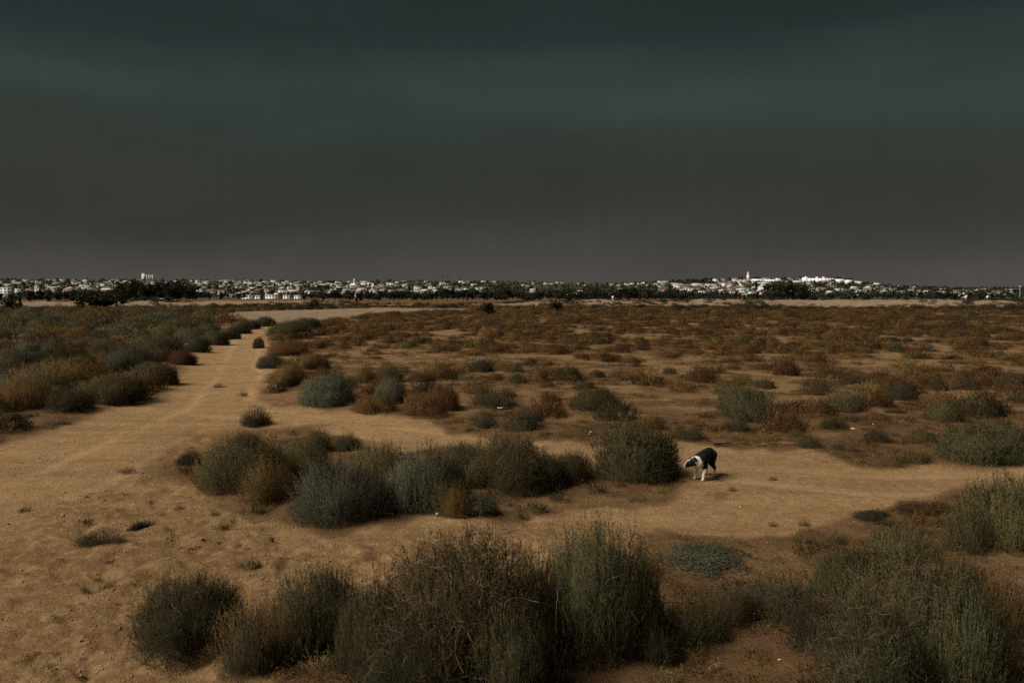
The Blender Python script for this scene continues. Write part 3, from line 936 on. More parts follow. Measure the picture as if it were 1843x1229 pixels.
def scatter(xs, ys, rng, limit, minsep):
    s, tk, _b = masks(xs, ys)
    hz = height(xs, ys)
    left = left_field(xs, ys)
    clump = fbm(xs / 5.0, ys / 5.0, 51, 4)
    got = {True: 0, False: 0}
    for i in range(len(xs)):
        if got[bool(left[i])] >= limit[0 if left[i] else 1]:
            continue
        x, y = float(xs[i]), float(ys[i])
        if s[i] > 0.25 or tk[i] > 0.3:
            continue
        d = math.hypot(x, y)
        if left[i]:
            r = rng.uniform(0.65, 1.35); hh = r * rng.uniform(0.58, 0.85)
            m = rng.choice(['grey', 'green', 'olive', 'rust'], p=[0.24, 0.26, 0.16, 0.34]); key = 'L'; sep = 0.9
        else:
            if clump[i] > 0.03 and rng.uniform() < 0.9:
                continue
            if d < 22 and rng.uniform() < 0.55:
                continue
            r = rng.uniform(0.32, 0.8); hh = r * rng.uniform(0.6, 1.0)
            m = rng.choice(['rust', 'dark', 'olive', 'gold'], p=[0.6, 0.14, 0.12, 0.14]); key = 'N' if d < 32 else 'F'; sep = 0.75
        if sdist(SAND, np.array([x]), np.array([y]))[0] < r * 0.8:
            continue
        if any((x - a) ** 2 + (y - b) ** 2 < (sep * (r + c_)) ** 2 for a, b, c_ in placed):
            continue
        placed.append((x, y, r))
        me = (MID if (left[i] or rng.uniform() < 0.45) else MIDLOOSE)
        o = link('shrub', me[int(rng.integers(len(me)))], None, (x, y, float(hz[i]) - 0.03), float(rng.uniform(0, 6.28)), (r, r, hh), LEAF[str(m)])
        X = 921.5 + F * x / y
        if key == 'L':
            where = 'at the left edge of the thick scrub' if X < 60 else 'in the middle of the thick scrub' if X < 230 else 'in the thick scrub beside the path'
            where += ', nearer part' if d < 34 else ', farther part'
        else:
            where = ('by the path bend' if X < 600 else 'behind the grey ball shrubs' if X < 800 else 'behind the yellow olive shrub' if X < 980 else 'behind the olive dome shrub' if X < 1180
                     else 'left of the stalky green shrub' if X < 1290 else 'behind the stalky green shrub' if X < 1440 else 'behind the olive spreading shrub' if X < 1590
                     else 'behind the dark rust ball shrub' if X < 1700 else 'at the right side of the flats')
            where = ('near the track, ' if d < 24 else 'on the middle flats, ' if d < 38 else 'on the far flats, ') + where
        cw = {'grey': 'grey green', 'green': 'dark green', 'olive': 'olive', 'rust': 'rust brown', 'dark': 'dark brown', 'gold': 'dry golden'}[str(m)]
        lb = f"{'wide' if r > 0.7 else 'small'} {cw} shrub {where}"
        tag(o, lb, 'shrub', lb.replace('shrub', 'shrubs', 1))
        got[bool(left[i])] += 1
    return got


xs, ys, rg = field_candidates(6500, 15, 75, 11, 40)
idx = np.argsort(np.hypot(xs, ys))
print('shrubs', scatter(xs[idx], ys[idx], rg, (85, 125), 0.7))


def mass(name, label, cat, n, dmin, dmax, seed, protos, mat, keep, size, hfac, pts=None):
    """many low plants as one mass: points on the ground that carry instances of a few plant meshes"""
    rng = np.random.default_rng(seed)
    if pts is None:
        xs, ys, _ = field_candidates(n, dmin, dmax, seed + 1)
        s, tk, b = masks(xs, ys)
        ok = (s < 0.2) & (tk < 0.3) & keep(xs, ys, rng, b)
        xs, ys = xs[ok], ys[ok]
    else:
        xs, ys = pts[:, 0], pts[:, 1]
    hz = height(xs, ys)
    m = len(xs)
    me = bpy.data.meshes.new(name)
    me.vertices.add(m)
    me.vertices.foreach_set('co', np.stack([xs, ys, hz - 0.03], 1).astype(np.float32).ravel())
    r = rng.uniform(*size, m) if pts is None else pts[:, 2]
    sc3 = np.stack([r * 1.15, r, r * rng.uniform(*hfac, m)], 1).astype(np.float32)
    a_ = me.attributes.new('scl', 'FLOAT_VECTOR', 'POINT'); a_.data.foreach_set('vector', sc3.ravel())
    a_ = me.attributes.new('rot', 'FLOAT_VECTOR', 'POINT'); a_.data.foreach_set('vector', np.stack([0 * r, 0 * r, rng.uniform(0, 6.28, m)], 1).astype(np.float32).ravel())
    a_ = me.attributes.new('pick', 'INT', 'POINT'); a_.data.foreach_set('value', rng.integers(0, len(protos), m).astype(np.int32))
    g = bpy.data.node_groups.new(name, 'GeometryNodeTree')
    g.interface.new_socket('Geometry', in_out='INPUT', socket_type='NodeSocketGeometry')
    g.interface.new_socket('Geometry', in_out='OUTPUT', socket_type='NodeSocketGeometry')
    gi = g.nodes.new('NodeGroupInput'); go = g.nodes.new('NodeGroupOutput')
    ip = g.nodes.new('GeometryNodeInstanceOnPoints')
    gtoi = g.nodes.new('GeometryNodeGeometryToInstance')
    for me_p in reversed(protos):
        oi = g.nodes.new('GeometryNodeObjectInfo')
        po = bpy.data.objects.new('plant_form', me_p)
        oi.inputs['Object'].default_value = po
        oi.inputs['As Instance'].default_value = False
        g.links.new(oi.outputs['Geometry'], gtoi.inputs[0]) if False else None
        sub = g.nodes.new('GeometryNodeGeometryToInstance')
        g.links.new(oi.outputs['Geometry'], sub.inputs[0])
        FORMS.setdefault(g.name, []).append(sub)
    jn = g.nodes.new('GeometryNodeJoinGeometry')
    for sub in FORMS[g.name]:
        g.links.new(sub.outputs[0], jn.inputs[0])
    g.nodes.remove(gtoi)

    def named(nm, typ):
        q = g.nodes.new('GeometryNodeInputNamedAttribute'); q.data_type = typ; q.inputs['Name'].default_value = nm
        return [o for o in q.outputs if o.enabled and o.name == 'Attribute'][0]
    g.links.new(gi.outputs[0], ip.inputs['Points'])
    g.links.new(jn.outputs[0], ip.inputs['Instance'])
    ip.inputs['Pick Instance'].default_value = True
    g.links.new(named('pick', 'INT'), ip.inputs['Instance Index'])
    g.links.new(named('scl', 'FLOAT_VECTOR'), ip.inputs['Scale'])
    g.links.new(named('rot', 'FLOAT_VECTOR'), ip.inputs['Rotation'])
    sm = g.nodes.new('GeometryNodeSetMaterial'); sm.inputs['Material'].default_value = mat
    g.links.new(ip.outputs[0], sm.inputs[0])
    g.links.new(sm.outputs[0], go.inputs[0])
    o = link(name, me)
    o.modifiers.new('plants', 'NODES').node_group = g
    return tag(o, label, cat, kind='stuff')


FORMS = {}
VFAR = [make_shrub('vfar', 300 + i, n=160, nper=4, leaf=0.15, width=0.055, sprig=0.36, irr=0.25, pw=0.8, rho_lo=0.5, up=0.8, jit=0.4, stems=0)[0] for i in range(5)]
NFAR = [make_shrub('nfar', 310 + i, n=300, nper=5, leaf=0.12, width=0.036, sprig=0.32, irr=0.25, pw=0.85, rho_lo=0.5, up=0.85, jit=0.4, stems=0)[0] for i in range(5)]
PL = np.array(placed)


def free(x, y):
    """clear of every shrub that stands as a thing of its own"""
    return np.array([((PL[:, 0] - a) ** 2 + (PL[:, 1] - b) ** 2 > (PL[:, 2] * 0.9) ** 2).all() for a, b in zip(x, y)], bool)


clumpy = lambda t, lo=0: (lambda x, y, rng, b: (fbm(x / 5.0, y / 5.0, 51, 4) + 1.0 * fbm(x / 1.4, y / 1.4, 58, 3) < t) & ~left_field(x, y) & (b < 0.9) & (np.hypot(x, y) < 225) & free(x, y))
for kind, nn, nf, t_, lb in (('rust', 1900, 8000, 0.035, 'rust brown'), ('dark', 520, 2600, 0.05, 'dark brown'), ('olive', 320, 1300, 0.06, 'olive'), ('gold', 420, 1500, 0.06, 'dry golden')):
    mass('dry_scrub', lb + ' low scrub between the shrubs across the middle flats', 'scrub', nn, 24, 80, 71 + len(lb), NFAR, LEAF[kind], clumpy(t_), (0.22, 0.62), (0.7, 1.15))
    mass('dry_scrub', lb + ' scrub reading as one mass over the far flats', 'scrub', nf, 80, 225, 171 + len(lb), VFAR, LEAF[kind], clumpy(t_), (0.35, 1.1), (0.4, 0.8))
# domes of the thick scrub: set out with gaps so that each keeps its own outline
lx, ly, lrng = field_candidates(9000, 26, 218, 771, 44)
s_, tk_, b_ = masks(lx, ly)
ok = left_field(lx, ly) & (s_ < 0.2) & (tk_ < 0.3) & free(lx, ly)
cells, keepx = {}, []
for p, q in zip(lx[ok], ly[ok]):
    d = math.hypot(p, q)
    r = lrng.uniform(0.7, 1.25) * (1.0 if d < 60 else 1.35)
    key = (int(p // 4), int(q // 4))
    if any((p - a) ** 2 + (q - b) ** 2 < (0.90 * (r + c_)) ** 2 for u in (-1, 0, 1) for v in (-1, 0, 1) for a, b, c_ in cells.get((key[0] + u, key[1] + v), ())):
        continue
    if sdist(SAND, np.array([p]), np.array([q]))[0] < r * 0.9:
        continue
    cells.setdefault(key, []).append((p, q, r))
    keepx.append((p, q, r))
keepx = np.array(keepx)
kk = lrng.choice(4, len(keepx), p=[0.27, 0.20, 0.36, 0.17])
near_ = np.hypot(keepx[:, 0], keepx[:, 1]) < 80
for k, (kind, lb) in enumerate((('green', 'dark green'), ('grey', 'grey green'), ('rust', 'rust brown'), ('olive', 'olive'))):
    for nr, protos, tail in ((True, NFAR, 'packed in the scrub left of the path'), (False, VFAR, 'in the far scrub left of the path')):
        mass('thick_scrub', lb + ' bushes ' + tail, 'scrub', 0, 0, 0, 271 + k, protos, LEAF[kind], None, None, (0.58, 0.85), pts=keepx[(kk == k) & (near_ == nr)])
mass('bank_scrub', 'dark bushes dotted along the foot of the far sand bank', 'scrub', 5200, 180, 262, 76, VFAR, LEAF['tree'],
     lambda x, y, rng, b: (rng.uniform(0, 1, len(x)) < 0.55) & (fbm(x / 12, y / 14, 88) > 0.02), (0.4, 1.5), (0.6, 0.95))

BRUSH = [make_shrub('brush', 340 + i, n=70, nper=4, leaf=0.20, width=0.040, sprig=0.55, irr=0.45, pw=1.0, rho_lo=0.1, up=0.9, jit=0.5, stems=0, long_=0.3)[0] for i in range(5)]
cover = lambda t: (lambda x, y, rng, b: (0.7 * fbm(x / 5.0, y / 5.0, 51, 4) + fbm(x / 1.4, y / 1.4, 58, 3) < t) & ~left_field(x, y) & (b < 0.9) & (np.hypot(x, y) < 225))
for kind, nn, nm_, nf, lb in (('rust', 4200, 10000, 10000, 'rust brown'), ('dark', 1300, 2600, 2600, 'dark brown'), ('gold', 2200, 4600, 4000, 'straw coloured')):
    mass('low_brush', lb + ' low dry brush on the near side of the flats', 'brush', nn, 12, 34, 471 + len(lb), BRUSH, LEAF[kind], cover(0.03), (0.06, 0.22), (0.6, 1.2))
    mass('low_brush', lb + ' low dry brush over the middle of the flats', 'brush', nm_, 34, 95, 571 + len(lb), BRUSH, LEAF[kind], cover(0.03), (0.12, 0.36), (0.5, 1.0))
    mass('low_brush', lb + ' low dry brush over the far side of the flats', 'brush', nf, 95, 228, 671 + len(lb), BRUSH, LEAF[kind], cover(0.0), (0.25, 0.65), (0.35, 0.8))

for kind, nn, lb in (('rust', 420, 'rust brown'), ('dark', 260, 'dark brown'), ('olive', 300, 'olive'), ('gold', 300, 'straw coloured')):
    mass('low_brush', lb + ' low weeds growing between the nearest shrubs and in the fork', 'brush', nn, 5, 15, 871 + len(lb), BRUSH, LEAF[kind], cover(0.0), (0.07, 0.22), (0.6, 1.3))

# litter, tufts and twigs lying on the soil
tuf = [make_shrub('tuft', 320 + i, n=22, nper=4, leaf=0.4, width=0.06, sprig=0.8, irr=0.5, pw=1.0, rho_lo=0.1, up=0.4, jit=0.8, stems=0)[0] for i in range(4)]
mass('litter_and_shade', 'dark dry tufts and litter strewn over the brown soil', 'litter', 5200, 5, 42, 81, tuf, LEAF['dark'],
     lambda x, y, rng, b: rng.uniform(0, 1, len(x)) < 0.6 * (0.2 + 2.0 * np.clip(fbm(x / 1.6, y / 1.6, 53) + 0.12, 0, 1)) * np.clip(22 / np.hypot(x, y), 0.2, 1.5), (0.05, 0.20), (0.25, 0.6))
mass('litter_and_shade', 'dark twigs and dry leaves strewn over the nearest soil', 'litter', 2600, 4, 11, 83, tuf, LEAF['dark'],
     lambda x, y, rng, b: (fbm(x / 0.9, y / 0.9, 55) > -0.04), (0.04, 0.17), (0.2, 0.6))
tx, ty, trg = field_candidates(26000, 5.5, 20, 91, 36)  # dark tufts laid as small dash-like shadows on the trampled sand
tm = tramp_mask(tx, ty) > 0.5
tx, ty = tx[tm], ty[tm]
tm = (fbm(tx / 0.6, ty / 0.6, 59, 3) > 0.03) & (trg.uniform(0, 1, len(tx)) < 0.32)
mass('litter_and_shade', 'dark tufts standing in for small dash shadows over the trampled sand', 'litter', 0, 0, 0, 92, tuf, LEAF['dark'], None, None, (0.25, 0.5),
     pts=np.stack([tx[tm], ty[tm], trg.uniform(0.025, 0.085, tm.sum())], 1))
mass('dry_grass', 'straw coloured dead stems strewn over the nearest soil', 'grass', 1500, 4, 11, 84, tuf, LEAF['gold'],
     lambda x, y, rng, b: (fbm(x / 0.9, y / 0.9, 56) > -0.02), (0.04, 0.17), (0.3, 1.0))
mass('dry_grass', 'thin dry golden grass between the shrubs', 'grass', 6000, 7, 60, 82, tuf, LEAF['gold'],
     lambda x, y, rng, b: (rng.uniform(0, 1, len(x)) < 0.55) & (fbm(x / 2.6, y / 2.6, 54) > -0.02), (0.07, 0.24), (0.5, 1.2))

# ------------------------------------------------------------------ the far city
def boxes(name, bl, mat):
    V, Q = [], []
    for (x0, x1, y0, y1, z0, z1) in bl:
        o = len(V)
        V += [(x0, y0, z0), (x1, y0, z0), (x1, y1, z0), (x0, y1, z0), (x0, y0, z1), (x1, y0, z1), (x1, y1, z1), (x0, y1, z1)]
        Q += [(o, o + 3, o + 2, o + 1), (o + 4, o + 5, o + 6, o + 7), (o, o + 1, o + 5, o + 4), (o + 1, o + 2, o + 6, o + 5), (o + 2, o + 3, o + 7, o + 6), (o + 3, o, o + 4, o + 7)]
    return fast_mesh(name, V, Q, None, None, [mat])


def prism(x0, x1, y0, y1, z0, z1, hip=0.0):
    """gable (hip=0) or hipped roof with its ridge along x, slightly overhanging"""
    ym = (y0 + y1) / 2
    V = [(x0, y0, z0), (x1, y0, z0), (x1, y1, z0), (x0, y1, z0), (x0 + hip, ym, z1), (x1 - hip, ym, z1)]
    return V, [(0, 1, 5, 4), (2, 3, 4, 5), (3, 2, 1, 0)], [(1, 2, 5), (3, 0, 4)]


M_WALL = {'white': mat_plain('white_stucco', (0.78, 0.77, 0.72), 0.06, 0.15, 0.9), 'cream': mat_plain('cream_stucco', (0.62, 0.56, 0.46), 0.08, 0.15, 0.9),
          'tan': mat_plain('tan_stucco', (0.40, 0.31, 0.24), 0.1, 0.15, 0.9), 'grey': mat_plain('grey_stucco', (0.36, 0.35, 0.33), 0.1, 0.15, 0.9)}
M_ROOF = {'brown': mat_plain('brown_shingle_roof', (0.13, 0.09, 0.07), 0.2, 0.3), 'red': mat_plain('red_tile_roof', (0.22, 0.12, 0.085), 0.2, 0.3),
          'pale': mat_plain('pale_flat_roof', (0.55, 0.52, 0.47), 0.1, 0.3), 'grey': mat_plain('grey_roof', (0.16, 0.155, 0.15), 0.15, 0.3)}
tw = NT('window_glass_dark')
tw.surf((0.02, 0.022, 0.025), 0.15, 0.5)
M_WIN = tw.m
tp_ = NT('white_paint')
tp_.surf(tp_.mix(tp_.rng(tp_.noise(tp_.n('ShaderNodeTexCoord').outputs['Object'], 1.5), 0.3, 0.7), (0.76, 0.75, 0.72), (0.82, 0.81, 0.79)), 0.6, 0.3)
M_WHITE = tp_.m


def house_mesh(name, w, dp, h, kind, storeys, rng):
    """walls, roof and windows of one small house in one mesh (too small in view to show its parts)"""
    V, Q, T, MI = [], [], [], []
    quads_m, tris_m = [], []

    def addbox(b, m):
        x0, x1, y0, y1, z0, z1 = b
        o = len(V)
        V.extend([(x0, y0, z0), (x1, y0, z0), (x1, y1, z0), (x0, y1, z0), (x0, y0, z1), (x1, y0, z1), (x1, y1, z1), (x0, y1, z1)])
        Q.extend([(o, o + 3, o + 2, o + 1), (o + 4, o + 5, o + 6, o + 7), (o, o + 1, o + 5, o + 4), (o + 1, o + 2, o + 6, o + 5), (o + 2, o + 3, o + 7, o + 6), (o + 3, o, o + 4, o + 7)])
        quads_m.extend([m] * 6)
    addbox((-w / 2, w / 2, -dp / 2, dp / 2, -3, h), 0)
    if kind == 'wing':
        addbox((-w / 2 - w * 0.35, -w / 2 - 0.02, -dp / 2 - 1.5, dp / 3, -3, h * 0.62), 0)
        addbox((-w / 2 - w * 0.38, -w / 2 - 0.04, -dp / 2 - 2, dp / 3 + 0.4, h * 0.62 + 0.02, h * 0.62 + 0.4), 1)
    if kind in ('flat', 'wing'):
        addbox((-w / 2 - 0.4, w / 2 + 0.4, -dp / 2 - 0.4, dp / 2 + 0.4, h + 0.01, h + 0.45), 1)
    else:
        v, q, t3 = prism(-w / 2 - 0.5, w / 2 + 0.5, -dp / 2 - 0.5, dp / 2 + 0.5, h + 0.01, h + dp * 0.22, 0.0 if kind == 'gable' else dp * 0.45)
        o = len(V)
        V.extend(v); Q.extend([tuple(i + o for i in f) for f in q]); quads_m.extend([1] * len(q))
        T.extend([tuple(i + o for i in f) for f in t3]); tris_m.extend([1 if kind == 'hip' else 0] * len(t3))
    nw = max(2, int(w / 3.2))
    for s_ in range(storeys):
        z0 = h * (s_ + 0.32) / storeys
        for i in range(nw):
            if rng.uniform() < 0.25:
                continue
            xc = -w / 2 + (i + 0.5) * w / nw
            ww = rng.uniform(0.5, 1.0)
            addbox((xc - ww, xc + ww, -dp / 2 - 0.06, -dp / 2 + 0.1, z0, z0 + h / storeys * 0.45), 2)
    return fast_mesh(name, V, Q, T, None, [M_WALL['white'], M_ROOF['brown'], M_WIN], quads_m + tris_m)


hrng = np.random.default_rng(5)
HOUSES = []
for i in range(16):
    kind = ['flat', 'gable', 'hip', 'wing'][i % 4]
    st = [1, 1, 2, 2, 1, 2, 1, 2][i % 8]
    HOUSES.append((kind, st, house_mesh('house', hrng.uniform(10, 20), hrng.uniform(8, 12), st * 3.0 + hrng.uniform(-0.2, 0.6), kind, st, hrng)))


def hill_at(X, py):
    top = np.interp(X, SKY_X, SKY_Y); dt = np.interp(X, TOP_X, TOP_D)
    base = 532 + CAM_H * F / D0 + 0.4
    f = np.clip((py - base) / (top - base), 0.0, 1.0)
    d = D0 + f * (dt - D0)
    az = math.atan((X - 921.5) / F)
    x, y = d * math.sin(az), d * math.cos(az)
    return x, y, float(hill_z(np.array([x]), np.array([y]))[0]), f


def zone(X, f):
    side = 'the left part of the city' if X < 600 else 'the middle of the city' if X < 1180 else 'the right hand city hill' if X < 1570 else 'the low far right of the city'
    row = 'low in' if f < 0.38 else 'half way up' if f < 0.75 else 'along the skyline of'
    return row + ' ' + side


DENS_X = [-150, 0, 560, 620, 800, 880, 930, 1150, 1190, 1260, 1500, 1540, 1600, 1843, 1990]
DENS_D = [0.9, 0.9, 1.0, 0.95, 0.65, 0.25, 0.18, 0.25, 0.6, 1.0, 1.0, 0.5, 0.35, 0.35, 0.3]
spots = []
while len(spots) < 880:
    X = hrng.uniform(-60, 1910)
    if hrng.uniform() > np.interp(X, DENS_X, DENS_D):
        continue
    f = hrng.uniform(0.05, 1.0) ** 0.8
    if 880 < X < 1180 and f < 0.75 and hrng.uniform() < 0.85:
        continue
    if 1460 < X < 1570 and f > 0.6 and hrng.uniform() < 0.8:
        continue
    top = np.interp(X, SKY_X, SKY_Y); base = 532 + CAM_H * F / D0 + 0.4
    spots.append((X, base + (top - base) * f))
taken = []
n_thing = 0
sv = []
for X, py in spots:
    x, y, z, f = hill_at(X, py)
    if any((x - a) ** 2 + (y - b) ** 2 < 10 ** 2 for a, b in taken):
        continue
    taken.append((x, y))
    kind, st, me = HOUSES[int(hrng.integers(len(HOUSES)))]
    wc = str(hrng.choice(['white', 'cream', 'tan', 'grey'], p=[0.33, 0.22, 0.28, 0.17]))
    rc = str(hrng.choice(['brown', 'red', 'grey', 'pale'], p=[0.3, 0.25, 0.15, 0.3])) if kind in ('gable', 'hip') else str(hrng.choice(['pale', 'grey', 'red', 'brown'], p=[0.35, 0.25, 0.2, 0.2]))
    rz = math.atan2(-x, y) + hrng.uniform(-0.6, 0.6)
    sv.append((X, f, x, y, z, kind, st, me, wc, rc, rz))
ROOFW = {'flat': 'flat roofed', 'gable': 'gabled', 'hip': 'hip roofed', 'wing': 'flat roofed winged'}
rest = []
for k, (X, f, x, y, z, kind, st, me, wc, rc, rz) in enumerate(sorted(sv, key=lambda t_: math.hypot(t_[2], t_[3]))):
    if k < 300:
        o = link('house', me, None, (x, y, z), rz, (float(hrng.uniform(0.45, 1.05)), 0.8, float(hrng.uniform(0.7, 1.05))), [M_WALL[wc], M_ROOF[rc], M_WIN])
        lb = f"small {wc} {ROOFW[kind]} house {zone(X, f)}"
        if kind in ('gable', 'hip') and rc in ('red', 'pale'):
            lb = f"small {wc} {ROOFW[kind]} house, {rc} roof, {zone(X, f)}"
        tag(o, lb, 'house', lb.replace(' house', ' houses', 1))
    else:
        rest.append((x, y, z, me, wc, rz))
for wc in ('white', 'cream', 'tan', 'grey'):                     # the farthest houses read as one mass
    Vs, Qs, n = [], [], 0
    for (x, y, z, me, w_, rz) in rest:
        if w_ != wc:
            continue
        b = boxes('tmp', [(-6.5, 6.5, -4.5, 4.5, -3, 3.2), (-7, 7, -5, 5, 3.25, 3.7)], M_WALL[wc])
        v = np.empty(len(b.vertices) * 3, np.float32); b.vertices.foreach_get('co', v); v = v.reshape(-1, 3)
        q = np.empty(len(b.loops), np.int32); b.loops.foreach_get('vertex_index', q)
        c_, s_ = math.cos(rz), math.sin(rz)
        Vs.append(np.stack([v[:, 0] * c_ - v[:, 1] * s_ + x, v[:, 0] * s_ + v[:, 1] * c_ + y, v[:, 2] + z], 1)); Qs.append(q.reshape(-1, 4) + n); n += len(v)
        bpy.data.meshes.remove(b)
    if Vs:
        tag(link('far_houses', fast_mesh('far_houses', np.concatenate(Vs), np.concatenate(Qs), None, None, [M_WALL[wc]])),
            f'farthest {wc} houses crowded along the skyline', 'houses', kind='stuff')


def facing(x, y):
    return math.atan2(-x, y)


def building(name, X, base_py, label, cat, d=None, z=None, yaw=0.0):
    if d is None:
        x, y, z, f = hill_at(X, base_py)
    else:
        az = math.atan((X - 921.5) / F); x, y = d * math.sin(az), d * math.cos(az)
        z = CAM_H + (532 - base_py) / F * y if z is None else z
    e = empty(name, (x, y, z), facing(x, y) + yaw)
    tag(e, label, cat)
    return e, y / F                                            # metres per photo pixel there


def windows(e, wall_y, xs, zs, w, h):
    me = boxes('window', [(-w / 2, w / 2, -0.12, 0.1, 0, h)], M_WIN)
    for zz in zs:
        for xx in xs:
            link('window', me, e, (xx, wall_y, zz))


# high-rise on the left skyline
e, m = building('tower_block', 268, 504, 'tall white high rise block on the left skyline', 'tower block')
hh = 12.5 * m
link('wall', boxes('wall', [(-10 * m, -3 * m, -8, 8, -4, hh)], M_WALL['white']), e)
link('wall', boxes('wall', [(-2.98 * m, 9.5 * m, -7, 7, -4, hh * 0.86)], M_WALL['tan']), e)
link('roof', boxes('roof', [(-8.5 * m, -4.5 * m, -4, 4, hh + 0.02, hh + 1.6 * m)], M_WALL['white']), e)
for xx in (-1.4, 2.0, 5.4, 8.2):
    link('pier', boxes('pier', [((xx - 0.7) * m, (xx + 0.7) * m, -8.2, -7.0, -4, hh * 0.9)], M_WALL['white']), e)
windows(e, -7.0, [(x_) * m for x_ in (0.3, 3.7, 6.8)], [hh * k_ for k_ in (0.15, 0.35, 0.55, 0.72)], 1.6 * m, 1.4 * m)
# churches
e, m = building('church', 638, 516, 'white church with a tall pointed steeple on the left city slope', 'church')
link('wall', boxes('wall', [(-8.5 * m, 7 * m, -7, 9, -4, 3.0 * m)], M_WALL['white']), e)
v, q, t3 = prism(-9 * m, 7.5 * m, -8, 10, 3.02 * m, 6.0 * m, 4.0)
link('roof', fast_mesh('roof', v, q, t3, None, [M_WALL['white']]), e)
link('tower', boxes('tower', [(-1.8 * m, 2.2 * m, -9.5, -5.0, -4, 8.0 * m)], M_WALL['white']), e)
v = [(-2.0 * m, -9.8, 8.02 * m), (2.4 * m, -9.8, 8.02 * m), (2.4 * m, -4.8, 8.02 * m), (-2.0 * m, -4.8, 8.02 * m), (0.2 * m, -7.3, 15.5 * m)]
link('steeple', fast_mesh('steeple', v, [(3, 2, 1, 0)], [(0, 1, 4), (1, 2, 4), (2, 3, 4), (3, 0, 4)], None, [M_WHITE]), e)
e, m = building('church', 672, 519, 'small white church with a short square tower right of the steeple church', 'church')
link('wall', boxes('wall', [(-7 * m, 8 * m, -5, 6, -4, 2.2 * m)], M_WALL['white']), e)
v, q, t3 = prism(-7.4 * m, 8.4 * m, -6, 7, 2.22 * m, 4.4 * m, 2.0)
link('roof', fast_mesh('roof', v, q, t3, None, [M_WALL['white']]), e)
link('tower', boxes('tower', [(-1.6 * m, 1.6 * m, -8, -5.2, -4, 8.5 * m)], M_WALL['white']), e)
# bell tower and the long white halls on the right hill
e, m = building('bell_tower', 1345, 505, 'slim white bell tower standing on the right hand hill', 'tower')
link('shaft', boxes('shaft', [(-2.2 * m, 2.2 * m, -2.2 * m, 2.2 * m, -4, 10 * m)], M_WALL['white']), e)
link('belfry', boxes('belfry', [(-1.6 * m, 1.6 * m, -1.6 * m, 1.6 * m, 10.02 * m, 13.5 * m)], M_WHITE), e)
v = [(-1.8 * m, -1.8 * m, 13.52 * m), (1.8 * m, -1.8 * m, 13.52 * m), (1.8 * m, 1.8 * m, 13.52 * m), (-1.8 * m, 1.8 * m, 13.52 * m), (0, 0, 15.6 * m)]
link('cap', fast_mesh('cap', v, [(3, 2, 1, 0)], [(0, 1, 4), (1, 2, 4), (2, 3, 4), (3, 0, 4)], None, [M_WHITE]), e)
e, m = building('hall', 1330, 505.5, 'low white hall adjoining the left foot of the bell tower', 'hall')
link('wall', boxes('wall', [(-13 * m, 12 * m, -9, 9, -4, 3.4 * m)], M_WALL['white']), e)
link('roof', boxes('roof', [(-13.5 * m, 12.5 * m, -9.5, 9.5, 3.42 * m, 3.9 * m)], M_WALL['white']), e)
windows(e, -9.0, [x_ * m for x_ in (-10, -5, 0, 5, 10)], [0.8 * m], 1.6 * m, 1.2 * m)
e, m = building('hall', 1384, 508.5, 'long stepped white hall right of the bell tower', 'hall')
link('wall', boxes('wall', [(-31 * m, -8 * m, -9, 9, -4, 6.0 * m), (-7.98 * m, 22 * m, -10, 8, -4, 4.8 * m), (22.02 * m, 34 * m, -8, 8, -4, 3.6 * m)], M_WHITE), e)
link('roof', boxes('roof', [(10 * m, 18 * m, -4, 4, 4.82 * m, 7.2 * m)], M_WHITE), e)
windows(e, -10.0, [x_ * m for x_ in (-4, 2, 8, 14, 19)], [0.9 * m, 2.8 * m], 1.3 * m, 0.9 * m)
windows(e, -9.0, [x_ * m for x_ in (-28, -23, -18, -13)], [0.9 * m, 3.0 * m], 1.3 * m, 0.9 * m)
e, m = building('hall', 1487, 509, 'longest white hall with small roof towers at the right end of the hill', 'hall')
link('wall', boxes('wall', [(-42 * m, -31 * m, -8, 8, -4, 9.2 * m), (-30.98 * m, 12 * m, -9, 9, -4, 7.6 * m), (12.02 * m, 28 * m, -8, 8, -4, 6.0 * m), (28.02 * m, 41 * m, -7, 7, -4, 4.4 * m)], M_WHITE), e)
for xx in (-36, -17, -6):
    link('roof_tower', boxes('roof_tower', [((xx - 2.2) * m, (xx + 2.2) * m, -3, 3, 7.62 * m if xx > -30 else 9.22 * m, (10.2 if xx > -30 else 11) * m)], M_WHITE), e)
windows(e, -9.0, [x_ * m for x_ in (-27, -21, -15, -9, -3, 3, 9)], [1.4 * m, 4.4 * m], 1.4 * m, 1.1 * m)
e, m = building('hall', 1286, 509, 'cube like white building left of the bell tower on the right hill', 'building')
link('wall', boxes('wall', [(-4 * m, 4 * m, -7, 7, -4, 6 * m)], M_WHITE), e)
windows(e, -7.0, [-2 * m, 1.5 * m], [1.2 * m, 3.4 * m], 1.3 * m, 1.0 * m)
